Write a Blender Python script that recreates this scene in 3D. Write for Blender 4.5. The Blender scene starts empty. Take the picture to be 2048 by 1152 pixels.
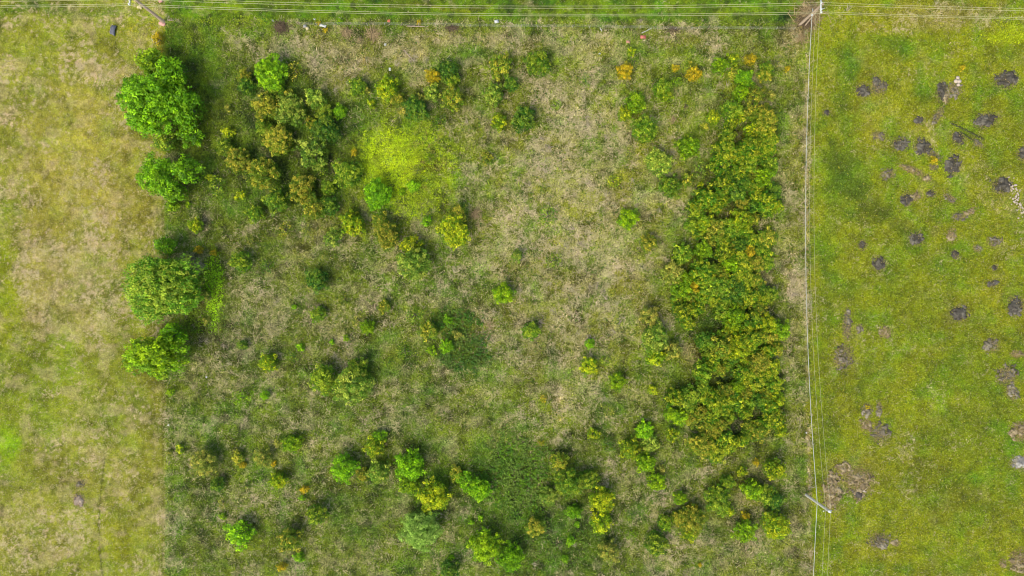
import bpy, math, random
import numpy as np

# ------------------------------------------------------------------ camera, sky, sun, exposure
S = bpy.context.scene
H = 100.0                        # drone height (m)
PXM = 150.0 / 2048.0             # metres on the ground per photo pixel
cam_d = bpy.data.cameras.new('camera'); cam = bpy.data.objects.new('camera', cam_d)
S.collection.objects.link(cam); S.camera = cam
cam_d.sensor_width = 36.0; cam_d.lens = 24.0; cam_d.clip_start = 1.0; cam_d.clip_end = 6000.0
cam.location = (0, 0, H); cam.rotation_euler = (0, 0, 0)
SUN_EL, SUN_AZ = math.radians(54), math.radians(218)   # compass azimuth: south-west, i.e. lower left in the picture
w = bpy.data.worlds.new('World'); S.world = w; w.use_nodes = True
nt = w.node_tree; bg = nt.nodes['Background']
sky = nt.nodes.new('ShaderNodeTexSky'); sky.sky_type = 'NISHITA'; sky.sun_disc = False
sky.sun_elevation = SUN_EL; sky.sun_rotation = SUN_AZ; sky.dust_density = 2.5; sky.air_density = 1.0
nt.links.new(sky.outputs[0], bg.inputs[0]); bg.inputs[1].default_value = 0.15
sd = bpy.data.lights.new('sun', 'SUN'); sd.energy = 1.5; sd.angle = math.radians(32); sd.color = (1.0, 0.93, 0.82)
sun = bpy.data.objects.new('sun', sd); S.collection.objects.link(sun)
sun.rotation_euler = (math.radians(90) - SUN_EL, 0, math.pi - SUN_AZ)
S.view_settings.view_transform = 'Standard'; S.view_settings.look = 'None'
S.view_settings.gamma = 1.0; S.view_settings.exposure = 1.42
S.render.engine = 'CYCLES'; S.cycles.filter_width = 1.1
S.render.resolution_x = 1024; S.render.resolution_y = 576

rng = np.random.default_rng(7); random.seed(7)
COL = S.collection

# ------------------------------------------------------------------ helpers
def gxy(px, py, h=0.0):
    """photo pixel -> world x, y of a point h metres up"""
    k = PXM * (1 - h / H)
    return (px - 1024) * k, (576 - py) * k
def lin(c):
    c = np.asarray(c, float) / 255.0
    return np.where(c <= 0.04045, c / 12.92, ((c + 0.055) / 1.055) ** 2.4)
_tabs = {}
def vnoise(x, y, seed):
    if seed not in _tabs: _tabs[seed] = np.random.default_rng(1000 + seed).random((256, 256))
    t = _tabs[seed]
    xi = np.floor(x).astype(np.int64); yi = np.floor(y).astype(np.int64)
    fx = x - xi; fy = y - yi; fx = fx * fx * (3 - 2 * fx); fy = fy * fy * (3 - 2 * fy)
    a = t[xi & 255, yi & 255]; b = t[(xi + 1) & 255, yi & 255]
    c = t[xi & 255, (yi + 1) & 255]; d = t[(xi + 1) & 255, (yi + 1) & 255]
    return (a * (1 - fx) + b * fx) * (1 - fy) + (c * (1 - fx) + d * fx) * fy
def fbm(x, y, seed, octs=4, gain=0.5):
    s = 0; a = 1; n = 0
    for i in range(octs):
        ca, sa = math.cos(0.6 * i), math.sin(0.6 * i)
        s = s + a * vnoise((x * ca - y * sa) * 2 ** i + 17 * i, (x * sa + y * ca) * 2 ** i + 31 * i, seed + i)
        n += a; a *= gain
    return s / n
def sstep(a, b, v):
    t = np.clip((v - a) / (b - a), 0, 1); return t * t * (3 - 2 * t)

def mesh_obj(name, verts, faces, mat, parent=None, attrs=None, k=4, smooth=False, link=True):
    """verts (n,3); faces (m,k) int array; attrs {name: (n,3) colours}"""
    me = bpy.data.meshes.new(name)
    verts = np.ascontiguousarray(verts, dtype=np.float32); faces = np.ascontiguousarray(faces, dtype=np.int32)
    m, k = faces.shape
    me.vertices.add(len(verts)); me.vertices.foreach_set('co', verts.ravel())
    me.loops.add(m * k); me.loops.foreach_set('vertex_index', faces.ravel())
    me.polygons.add(m); me.polygons.foreach_set('loop_start', np.arange(m, dtype=np.int32) * k)
    me.polygons.foreach_set('loop_total', np.full(m, k, dtype=np.int32))
    if smooth: me.polygons.foreach_set('use_smooth', np.ones(m, dtype=bool))
    me.update(calc_edges=True)
    for an, av in (attrs or {}).items():
        at = me.attributes.new(an, 'FLOAT_COLOR', 'POINT')
        c = np.ones((len(verts), 4), dtype=np.float32); c[:, :3] = av
        at.data.foreach_set('color', c.ravel())
    me.materials.append(mat)
    o = bpy.data.objects.new(name, me)
    if link: COL.objects.link(o)
    if parent: o.parent = parent
    return o
def tag(o, label=None, cat=None, group=None, kind=None):
    for k, v in (('label', label), ('category', cat), ('group', group), ('kind', kind)):
        if v: o[k] = v
    return o
def empty(name, x, y, z=0.0, rz=0.0):
    o = bpy.data.objects.new(name, None); COL.objects.link(o); o.empty_display_size = 0.3
    o.location = (x, y, z); o.rotation_euler = (0, 0, rz); return o

# ------------------------------------------------------------------ materials
def new_mat(name):
    m = bpy.data.materials.new(name); m.use_nodes = True
    return m, m.node_tree, m.node_tree.nodes, m.node_tree.links, m.node_tree.nodes['Principled BSDF']
def simple_mat(name, rgb, rough=0.8, nscale=6.0, namp=0.35, bump=0.3, metal=0.0):
    m, t, n, l, p = new_mat(name)
    tc = n.new('ShaderNodeTexCoord'); nz = n.new('ShaderNodeTexNoise'); nz.inputs['Scale'].default_value = nscale
    nz.inputs['Detail'].default_value = 6; l.new(tc.outputs['Object'], nz.inputs['Vector'])
    mp = n.new('ShaderNodeMapRange'); mp.inputs[1].default_value = 0.25; mp.inputs[2].default_value = 0.75
    mp.inputs[3].default_value = 1 - namp; mp.inputs[4].default_value = 1 + namp; l.new(nz.outputs[0], mp.inputs[0])
    mx = n.new('ShaderNodeVectorMath'); mx.operation = 'SCALE'; mx.inputs[0].default_value = lin(rgb) * .50 * np.array([1, 1, .9])
    l.new(mp.outputs[0], mx.inputs['Scale']); l.new(mx.outputs[0], p.inputs['Base Color'])
    bp = n.new('ShaderNodeBump'); bp.inputs['Strength'].default_value = bump; bp.inputs['Distance'].default_value = 0.02
    l.new(nz.outputs[0], bp.inputs['Height']); l.new(bp.outputs[0], p.inputs['Normal'])
    p.inputs['Roughness'].default_value = rough; p.inputs['Metallic'].default_value = metal
    return m
def leafy_mat(name, low=None, high=None, trans=0.22):
    """leaves: two leaf colours (mature leaf, young shoot) mixed by the mesh attribute; or colour straight from it"""
    m, t, n, l, p = new_mat(name); n.remove(p)
    out = [x for x in n if x.type == 'OUTPUT_MATERIAL'][0]
    at = n.new('ShaderNodeAttribute'); at.attribute_name = 'Col'
    if low is None: csrc = at.outputs['Color']
    else:
        sp = n.new('ShaderNodeSeparateColor'); l.new(at.outputs['Color'], sp.inputs[0])
        mix = n.new('ShaderNodeMix'); mix.data_type = 'RGBA'
        mix.inputs['A'].default_value = (*low, 1); mix.inputs['B'].default_value = (*high, 1)
        l.new(sp.outputs[0], mix.inputs['Factor'])
        oi = n.new('ShaderNodeObjectInfo')
        a = n.new('ShaderNodeMath'); a.operation = 'MULTIPLY_ADD'; a.inputs[1].default_value = 0.30; a.inputs[2].default_value = 0.85
        l.new(oi.outputs['Random'], a.inputs[0])
        b = n.new('ShaderNodeMath'); b.operation = 'MULTIPLY'; l.new(a.outputs[0], b.inputs[0]); l.new(sp.outputs[1], b.inputs[1])
        sc = n.new('ShaderNodeVectorMath'); sc.operation = 'SCALE'
        l.new(mix.outputs['Result'], sc.inputs[0]); l.new(b.outputs[0], sc.inputs['Scale']); csrc = sc.outputs[0]
    d = n.new('ShaderNodeBsdfDiffuse'); tr = n.new('ShaderNodeBsdfTranslucent'); ms = n.new('ShaderNodeMixShader')
    l.new(csrc, d.inputs[0]); l.new(csrc, tr.inputs[0]); ms.inputs[0].default_value = trans
    l.new(d.outputs[0], ms.inputs[1]); l.new(tr.outputs[0], ms.inputs[2])
    gl = n.new('ShaderNodeBsdfGlossy'); gl.inputs['Roughness'].default_value = 0.55
    m2 = n.new('ShaderNodeMixShader'); m2.inputs[0].default_value = 0.012
    l.new(ms.outputs[0], m2.inputs[1]); l.new(gl.outputs[0], m2.inputs[2]); l.new(m2.outputs[0], out.inputs[0])
    return m
AL = 0.46      # display colour -> albedo scale at this exposure
WB = np.array([1.0, .98, .50])      # plants and soil reflect little blue
def alb(c, k=1.0): return lin(c) * AL * k * WB

# ground material: colour from the mesh, grain and relief from noise
gm, t, n, l, p = new_mat('ground_turf')
at = n.new('ShaderNodeAttribute'); at.attribute_name = 'Col'
tc = n.new('ShaderNodeTexCoord')
n1 = n.new('ShaderNodeTexNoise'); n1.inputs['Scale'].default_value = 3.2; n1.inputs['Detail'].default_value = 5; n1.inputs['Roughness'].default_value = 0.75
n2 = n.new('ShaderNodeTexNoise'); n2.inputs['Scale'].default_value = 1.1; n2.inputs['Detail'].default_value = 6; n2.inputs['Distortion'].default_value = 1.2
for q in (n1, n2): l.new(tc.outputs['Object'], q.inputs['Vector'])
mr = n.new('ShaderNodeMapRange'); mr.inputs[1].default_value = 0.3; mr.inputs[2].default_value = 0.7; mr.inputs[3].default_value = 0.6; mr.inputs[4].default_value = 1.4
l.new(n1.outputs[0], mr.inputs[0])
sc = n.new('ShaderNodeVectorMath'); sc.operation = 'SCALE'; l.new(at.outputs['Color'], sc.inputs[0]); l.new(mr.outputs[0], sc.inputs['Scale'])
hs = n.new('ShaderNodeHueSaturation'); mr2 = n.new('ShaderNodeMapRange'); mr2.inputs[1].default_value = 0.3; mr2.inputs[2].default_value = 0.7
mr2.inputs[3].default_value = 0.485; mr2.inputs[4].default_value = 0.515; l.new(n2.outputs[0], mr2.inputs[0]); l.new(mr2.outputs[0], hs.inputs['Hue'])
l.new(sc.outputs[0], hs.inputs['Color']); l.new(hs.outputs[0], p.inputs['Base Color'])
bp = n.new('ShaderNodeBump'); bp.inputs['Strength'].default_value = 0.6; bp.inputs['Distance'].default_value = 0.12
l.new(n1.outputs[0], bp.inputs['Height']); l.new(bp.outputs[0], p.inputs['Normal'])
p.inputs['Roughness'].default_value = 0.95; p.inputs['Specular IOR Level'].default_value = 0.1
M_ground = gm
M_grass = leafy_mat('grass_blades', trans=0.2)

# ------------------------------------------------------------------ the ground: colour of the turf, place by place, darker among shrubs
# (cx, cy, rx, ry, colour, amount, straw change) in photo pixels on the ground
BLOBS = [
 # rough field in the middle
 (1150,420,260,330,(156,158,82),.75,.22), (1080,330,120,110,(150,160,82),.3,.05), (1110,640,150,150,(145,146,92),.5,.12), (1250,560,90,200,(150,148,84),.5,.1),
 (560,290,190,190,(92,116,42),.8,-.34), (395,190,60,190,(124,148,40),.9,-.34), (930,190,140,60,(112,124,54),.5,-.12), (400,420,60,120,(108,130,56),.6,-.05),
 (760,90,250,40,(142,140,96),.6,.18), (680,130,80,50,(150,142,112),.7,.3), (830,120,50,45,(148,140,108),.5,.2), (1200,80,380,30,(140,138,84),.6,.12),
 (440,60,120,22,(128,150,42),.7,-.2), (424,582,34,96,(150,190,10),.95,-.34), (470,640,130,110,(124,134,92),.7,.12), (640,660,200,160,(122,136,76),.4,.06), (560,500,200,100,(118,130,68),.5,.0),
 (850,700,300,120,(124,132,80),.3,.06), (700,830,250,70,(112,132,66),.5,.02), (900,830,180,60,(126,138,76),.5,.08),
 (1130,800,30,40,(176,164,120),.5,.25),(1128,801,11,5,(226,200,168),.9,.3),(1131,826,17,6,(228,204,174),.9,.3),(1131,842,9,5,(220,196,164),.8,.3),(728,127,15,7,(206,172,152),.8,.2),(845,112,22,12,(196,170,148),.6,.2),(1230,665,26,16,(178,160,150),.6,.2),(1215,1090,2,2,(120,130,60),.1,0), (1240,850,110,100,(120,136,58),.5,-.05), (950,1010,420,120,(96,124,46),.65,-.16), (650,1000,120,120,(120,128,72),.4,.06),
 (1100,1090,180,90,(88,122,44),.6,-.15), (1250,960,120,100,(118,130,66),.4,.02), (1480,1110,220,60,(136,144,74),.65,.1), (760,1080,120,60,(124,134,70),.4,.1),
 (400,960,70,140,(108,130,58),.6,-.06), (420,1110,110,50,(120,134,72),.5,.05), (900,550,60,60,(100,128,58),.5,-.1), (620,480,60,40,(140,134,98),.5,.2),
 (808,330,108,104,(172,202,0),.95,-.34), (845,335,40,30,(128,116,66),.5,.05), (1060,700,80,60,(132,134,88),.5,.12), (930,610,60,60,(122,130,80),.4,.1),
 # ground under the thicket
 (1500,230,60,130,(112,112,50),.5,-.1), (1475,400,90,150,(84,94,34),.8,-.25), (1455,620,120,160,(80,94,32),.85,-.3), (1460,800,120,120,(82,96,32),.85,-.3),
 (1480,980,90,90,(120,118,62),.5,-.05), (1400,720,50,30,(124,116,84),.6,.1), (1460,425,22,16,(112,96,62),.5,.1), (1540,560,22,22,(116,112,64),.6,.1),
 # strip between thicket and fence
 (1592,500,30,560,(142,142,84),.6,.10), (1592,64,40,44,(150,136,108),.6,.2), (1600,1060,40,110,(142,146,84),.6,.1), (1596,560,26,60,(150,142,120),.6,.25),
]
LEFT_BLOBS = [
 (150,330,160,260,(176,162,104),.65,.08), (60,560,90,160,(160,150,96),.5,.1), (130,580,130,120,(158,150,110),.7,.16), (240,430,80,80,(162,150,98),.5,.05),
 (10,560,30,160,(146,158,34),.75,-.2), (8,880,36,60,(140,180,20),.85,-.3), (60,780,120,90,(136,152,44),.6,-.1), (90,720,120,60,(132,148,50),.5,-.05),
 (300,840,34,200,(142,142,66),.6,-.12), (110,850,110,60,(140,152,66),.5,.02), (170,960,110,80,(148,144,78),.6,-.05), (60,1070,110,80,(156,150,88),.6,.16),
 (230,1080,50,80,(146,150,40),.7,-.15), (60,110,120,60,(160,160,76),.6,.05), (120,75,130,30,(140,148,52),.5,-.1), (220,130,90,60,(150,150,72),.4,.1),
 (290,70,50,34,(160,164,58),.7,-.1), (60,20,150,16,(112,140,52),.8,-.1), (230,25,60,14,(124,140,70),.8,-.0), (310,420,26,90,(154,144,84),.5,.05),
 (262,300,20,160,(150,142,72),.4,-.1), (250,690,40,100,(134,140,56),.5,-.15), (45,1120,60,40,(150,152,74),.4,.1), (250,1000,40,80,(154,148,84),.4,.05),
]
RIGHT_BLOBS = [
 (1900,30,170,30,(146,140,98),.85,.32), (1700,30,50,24,(140,146,56),.6,.1), (1740,66,50,14,(152,140,110),.5,.25), (2010,75,60,26,(172,190,24),.85,-.2),
 (2030,30,30,20,(150,170,40),.5,-.1), (1790,85,60,20,(104,130,14),.8,-.15), (1700,180,24,160,(104,134,10),.6,-.12), (1845,190,16,60,(104,134,14),.6,-.1),
 (1750,220,50,80,(150,150,76),.55,.1), (1850,250,70,50,(146,146,72),.5,.08), (1690,350,60,70,(96,126,8),.8,-.15), (1740,430,60,26,(92,104,24),.55,-.05),
 (1680,310,24,60,(84,96,24),.45,-.05), (1658,300,22,50,(96,120,14),.6,-.1),(1680,345,22,34,(86,106,16),.6,-.1),(1706,382,24,24,(84,104,18),.6,-.1),(1733,413,24,20,(88,104,24),.6,-.08),(1760,440,24,18,(90,106,26),.6,-.08),(1788,464,24,18,(92,110,28),.55,-.06),(1816,492,24,18,(96,114,26),.5,-.05),(1850,518,28,18,(100,120,24),.4,0),(1890,545,34,18,(108,128,26),.35,0), (1900,400,110,60,(146,148,66),.45,.05),
 (1780,600,140,120,(122,138,22),.45,-.06), (1930,660,50,60,(126,128,70),.6,.1), (1950,720,90,80,(116,140,8),.6,-.1), (1700,770,60,60,(140,142,58),.4,.0),
 (1660,480,26,200,(108,132,16),.6,-.1), (1900,540,60,60,(112,130,24),.4,0), (1720,940,60,60,(134,130,82),.6,.12), (1700,1010,40,40,(134,136,60),.5,.05),
 (1850,970,110,90,(124,132,40),.5,0), (1980,900,90,140,(114,138,12),.5,-.1), (1650,860,26,100,(104,124,14),.5,-.08), (1960,1090,90,50,(150,158,20),.6,-.1),
 (1750,1100,80,40,(146,148,66),.5,.06), (2030,1080,30,50,(170,170,30),.4,-.05), (1900,840,80,26,(104,120,24),.4,0), (1640,1140,30,40,(140,170,20),.5,-.1),
 (2020,400,40,30,(140,140,92),.6,.2), (1650,650,20,160,(110,126,20),.4,0), (1870,880,60,40,(108,126,24),.4,0),(2000,620,60,120,(142,142,60),.4,.04),
]
TOP_BLOBS = [(700,20,180,14,(104,138,20),.6,0), (1150,20,220,16,(126,146,38),.5,.02), (1250,36,160,8,(96,128,8),.6,0), (1470,20,80,22,(118,146,14),.6,0),
             (430,24,110,16,(122,150,34),.8,.0), (880,36,120,8,(96,130,8),.6,0), (1420,26,26,16,(110,118,48),.4,.05), (960,6,300,6,(126,120,52),.4,.05)]

def field(px, py):
    """smooth turf colour (display sRGB) and straw share at photo pixels on the ground"""
    wx = px + 26 * (fbm(px / 60, py / 60, 3) - .5) * 2; wy = py + 26 * (fbm(px / 60, py / 60, 11) - .5) * 2
    wx2 = px + 10 * (fbm(px / 16, py / 16, 5, 3) - .5) * 2; wy2 = py + 9 * (fbm(px / 16, py / 16, 8, 3) - .5) * 2
    C = np.empty(px.shape + (3,)); C[...] = (126, 146, 54); St = np.full(px.shape, .31)
    def lay(mask, col, s=None):
        nonlocal C, St
        C = C + mask[..., None] * (np.array(col, float) - C)
        if s is not None: St = St + mask * (s - St)
    def blobs(lst, lim=None):
        nonlocal C, St
        for cx, cy, rx, ry, col, a, ds in lst:
            d = np.sqrt(((wx - cx) / rx) ** 2 + ((wy - cy) / ry) ** 2)
            m = a * (1 - sstep(0.35, 1.25, d))
            if lim is not None: m = m * lim
            C = C + m[..., None] * (np.array(col, float) - C); St = St + m * ds
    blobs(BLOBS)
    rm = sstep(1612, 1622, wx2); lay(rm, (140, 150, 38), .14)
    blobs(RIGHT_BLOBS, rm)
    tm = (1 - sstep(36, 46, wy2 - 6 * sstep(1000, 1500, px) + 2)) * sstep(335, 350, px) * (1 - sstep(1575, 1600, wx2))
    lay(tm, (108, 136, 22), .03); blobs(TOP_BLOBS, tm)
    lm = (1 - sstep(328, 334, wx2 - .75 * (wx2 - px))); lay(lm, (150, 157, 74), .34)
    blobs(LEFT_BLOBS, lm)
    # mown tracks in the left field, wheel rut, boundary line, straw line under the fence
    tr = lm * sstep(285, 300, px) * sstep(370, 400, py)
    st = .5 + .5 * np.sin(px * .9)
    C *= (1 - .07 * tr * st)[..., None]
    def line(x0, wd, m, col, s=None, a=1.0):
        lay(a * m * np.exp(-((px - x0) / wd) ** 2), col, s)
    rut = 205 + 6 * np.sin(py / 60.0) + (py - 1000) * -.02
    line(rut, 2.2, sstep(890, 930, py) * (.4 + .6 * fbm(px / 9, py / 9, 41, 2)), (92, 96, 48))
    line(326, 3.0, sstep(300, 420, py) * (.3 + .6 * fbm(px / 12, py / 12, 43, 2)), (104, 108, 52))
    line(319, 1.6, sstep(740, 800, py) * .5, (110, 118, 56))
    fx = 1612 + 4 * ((py - 450) / 600) ** 2 * 2
    line(fx, 4.0, sstep(90, 110, py) * (.2 + 1.0 * sstep(.3, .6, fbm(px / 8, py / 22, 45, 2))), (172, 158, 130), .6)
    return C, St

def turf(px, py):
    """turf colour with clump-scale variety, as linear albedo; and the straw mask"""
    C, St = field(px, py)
    x, y = px * PXM, py * PXM
    big = fbm(x / 5, y / 5, 21, 3) - .5; mid = fbm(x / 1.3, y / 1.3, 26, 3) - .5; sm = fbm(x / .5, y / .5, 52, 2) - .5
    L = lin(np.clip(C, 0, 255)) * AL * np.array([1.0, 1.0, .34])
    vr = 1 - .3 * sstep(1612, 1625, px)
    L *= (1 + vr * (.65 * big + .85 * mid + .7 * sm))[..., None]
    # greener and yellower clumps
    hue = fbm(x / 2.6 + 9, y / 2.6, 31, 3) - .5
    hue = hue * (1 - .55 * (1 - sstep(328, 334, px)))
    L[..., 0] *= 1 + np.where(hue > 0, .35, .75) * hue; L[..., 1] *= 1 + .12 * np.abs(hue); L[..., 2] *= 1 - .3 * hue
    cent = sstep(330, 345, px) * (1 - sstep(1612, 1625, px)); leftm = 1 - sstep(328, 334, px)
    th = 5 * fbm(x / 7, y / 7, 61, 2); ct, st_ = np.cos(th), np.sin(th)
    u = x * ct + y * st_; v = -x * st_ + y * ct
    nz = .40 * fbm(u / .9, v / .38, 35, 3, .65) + .33 * fbm(x / .42, y / .42, 135, 2, .6) + .27 * fbm(x / 3.6, y / 3.6, 71, 3)
    thr = .70 - .37 * St + .02 * leftm
    m = sstep(thr - .04, thr + .10, nz)
    straw = np.empty(L.shape)
    hv = sstep(.3, .7, fbm(x / 2.2, y / 2.2, 81, 3))[..., None]
    straw[...] = lin((206, 196, 136)) * AL * (1 - hv) + lin((228, 202, 178)) * AL * hv
    straw = np.where(leftm[..., None] > .5, lin((222, 204, 148)) * AL * (1 - hv) + lin((236, 204, 172)) * AL * hv, straw)
    straw *= (1 + .5 * sm)[..., None] * np.array([1.0, .98, .80])
    soft = sstep(.52, .68, fbm(x / 1.9 + 40, y / 1.5, 145, 4, .55) + .35 * (St - .36))
    L += (.28 * soft * (1 - .75 * sstep(1612, 1625, px)))[..., None] * (straw - L)
    L += (.80 * m)[..., None] * (straw - L)
    trail = (1 - sstep(.0, .016, np.abs(fbm(px / 110 + 4, py / 110, 161, 3, .45) - .5))) * cent * sstep(.35, .6, fbm(px / 60, py / 60, 171, 2))
    L += (.35 * trail)[..., None] * (lin((104, 124, 48)) * AL * np.array([1, 1, .4]) - L)
    dk = sstep(.54, .72, fbm(x / 1.1, y / 1.1, 91, 3)) * .5 * (1 - m) * cent
    L *= (1 - dk)[..., None]
    # patchy dead spots in the mown left field
    return np.clip(L, .004, .8), m, St

def ground_z(x, y):
    return .22 * (fbm(x / 6, y / 6, 101, 3) - .5) + .10 * (fbm(x / 1.2, y / 1.2, 105, 2) - .5)

def axis(a, step, far):
    v = list(np.arange(-a, a + 1e-6, step)); s = step; e = a
    out = []
    while e < far: s *= 1.35; e += s; out.append(e)
    return np.array([-q for q in out[::-1]] + v + out)
ax, ay = axis(79.05, .155, 2600), axis(45.105, .155, 2600)
X, Y = np.meshgrid(ax, ay)
nx, ny = len(ax), len(ay)
Lc, _, _ = turf(X / PXM + 1024, 576 - Y / PXM)
Z = ground_z(X, Y)
idx = np.arange(nx * ny).reshape(ny, nx)
F = np.stack([idx[:-1, :-1], idx[:-1, 1:], idx[1:, 1:], idx[1:, :-1]], -1).reshape(-1, 4)
g = mesh_obj('ground', np.stack([X, Y, Z], -1).reshape(-1, 3), F, M_ground, attrs={'Col': Lc.reshape(-1, 3)}, smooth=True)
tag(g, 'rough meadow and mown fields seen from above', kind='structure')

# where soil has been heaped up nothing grows
BLU, GRY, BRN = (84, 79, 78), (114, 106, 98), (136, 120, 98)
HEAPS = [
 (1728,181,11,10,0,BLU,'black soil heap, left one of the top left trio'),(1754,166,7,12,.2,BLU,'narrow black soil heap, top one of the top left trio'),
 (1757,175,12,9,.5,GRY,'crumbled soil heap with pale clods, right one of the top left trio'),
 (1884,182,9,15,-.2,BLU,'tall black soil heap left of the white stones'),(1905,181,14,10,.3,GRY,'grey soil heap just under the white stones'),(1892,196,6,8,0,BRN,'small brown soil heap below the white stones'),
 (2013,160,17,12,.1,BLU,'wide black soil heap near the top right corner'),(1971,241,18,10,.35,BLU,'wide black soil heap on the right, right of the long dark strips'),
 (1874,232,5,15,-.6,GRY,'narrow slanting soil heap left of the long dark strips'),(1838,241,7,6,0,BLU,'small black heap left of the narrow slanting heap'),
 (1653,225,5,4,0,BLU,'lone tiny black heap just right of the wires, upper pasture'),
 (1757,272,10,6,-.2,GRY,'small grey heap left end of the middle row of heaps'),(1801,288,13,9,0,BLU,'black heap in the middle row, second from the left'),
 (1846,294,13,11,0,BLU,'round black heap in the middle row, above the golden weed bush'),(1866,310,12,5,-.5,GRY,'crumbly grey soil tail below the round black heap'),
 (1916,277,9,9,0,BLU,'round black heap just below the long dark strips'),(1955,287,9,4,-.5,GRY,'small flat heap at the lower end of the long dark strips'),
 (1905,331,11,14,-.3,BLU,'smooth black heap right of the golden weed bush'),(1775,348,11,7,.4,GRY,'grey heap left of the pinkish soil streak'),
 (1823,340,18,5,-.4,BRN,'pinkish brown soil streak between two grey heaps'),(1866,334,6,5,0,GRY,'tiny heap under the golden weed bush'),
 (2003,371,14,12,0,BLU,'black heap just left of the rubble'),(2045,308,8,10,0,BLU,'black heap cut by the right edge, above the rubble'),
 (1854,357,7,5,0,BRN,'small brown heap right of the pinkish soil streak'),
 (1814,399,9,9,0,BLU,'dark heap with brown soil on its right, above the lone smooth heap'),(1832,393,10,6,.3,BRN,'brown soil spill on the right of a dark heap'),
 (1862,387,7,5,0,BLU,'small dark heap, left one of two above the tailed heap'),(1900,396,9,5,-.6,GRY,'small grey heap, right one of two above the tailed heap'),
 (1918,433,10,6,.1,GRY,'grey heap with a faint tail to the upper right'),(1939,424,10,4,.5,BRN,'thin brown tail of soil beside the grey heap'),
 (1903,469,6,9,0,BRN,'small pinkish brown heap in the right centre of the pasture'),(1831,477,11,10,0,BLU,'lone smooth round dark heap in the centre of the pasture'),
 (1989,483,11,7,0,GRY,'flat grey heap right of the small pinkish heap'),(1954,497,6,5,-.5,GRY,'tiny grey heap left of the flat grey heap'),(1909,508,6,6,-.5,BLU,'tiny dark heap below the small pinkish heap'),
 (1724,490,6,7,0,BLU,'small dark heap on the left of the pasture, beside the dark turf streak'),(1758,527,10,10,.5,BLU,'dark kidney shaped heap on the left of the pasture'),
 (1988,535,5,4,.6,BLU,'upper one of two tiny dark heaps on the right'),(1985,567,8,5,.3,BLU,'lower one of two tiny dark heaps on the right'),
 (2030,613,12,16,0,BLU,'tall black heap by the right edge, centre height'),(1918,627,13,11,.5,BLU,'black heap with pale straw rim, lower right centre'),
 (1694,652,6,22,0,GRY,'long upright narrow heap by the wires'),(1719,657,5,6,0,GRY,'tiny grey heap right of the long upright heap'),(1771,665,9,8,0,BRN,'faint brown heap in the lower centre of the pasture'),
 (1685,713,14,18,0,GRY,'large grey twiggy heap below the long upright heap'),(1982,690,11,10,0,GRY,'grey heap with pale stones, lower right'),(2013,750,15,13,.2,GRY,'large grey heap with pale stones near the right edge'),
 (2034,708,9,5,0,BRN,'faint brown heap by the right edge'),(2024,783,8,12,.4,GRY,'smooth grey heap under the large pale stoned heap'),(2040,863,13,14,0,BRN,'brown grey heap cut by the right edge'),
 (2038,925,13,10,0,(150,146,156),'pale blue grey heap cut by the right edge'),
 (1733,822,7,11,0,GRY,'left one of two thin heaps above the lower weedy pair'),(1758,818,4,11,0,GRY,'right one of two thin heaps above the lower weedy pair'),
 (1731,850,9,9,0,BRN,'brown heap, left one of the lower weedy pair'),(1760,865,14,13,0,GRY,'dark heap, right one of the lower weedy pair'),
 (1663,985,13,26,.0,BRN,'large crumbled heap under the wires above the concrete pole'),(1717,962,20,20,.3,BRN,'large crumbled heap with twigs right of the wires'),
 (1717,988,9,8,0,BLU,'small dark heap beside the pale log'),(1690,938,14,9,-.3,BRN,'pale pinkish heap above the two large crumbled heaps'),
 (1758,1081,15,11,0,GRY,'square grey heap near the bottom of the pasture'),(1791,1085,6,5,0,BRN,'tiny pale heap right of the square grey heap'),
 (2040,1123,15,18,0,BRN,'large brown heap in the bottom right corner'),(2006,1127,5,6,0,BRN,'tiny brown heap left of the bottom right corner heap'),
 (162,968,7,5,.3,GRY,'upper one of two small heaps in the left field'),(158,1001,8,9,0,(150,132,128),'lower pale one of two small heaps in the left field'),
]

HK = 1.34
def bare(px, py, r):
    k = np.zeros(px.shape, bool)
    for hx, hy, rx, ry, an, tone, _ in HEAPS:
        c_, s_ = math.cos(an), -math.sin(an); dx, dy = px - hx, py - hy; u = (dx * c_ + dy * s_) / (rx * HK); v = (-dx * s_ + dy * c_) / (ry * HK)
        d = np.sqrt(u * u + v * v); soft = tone != BLU
        k |= (d < .80) & (r.random(px.shape) < (.82 if soft else 1.0))
    return k
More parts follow.
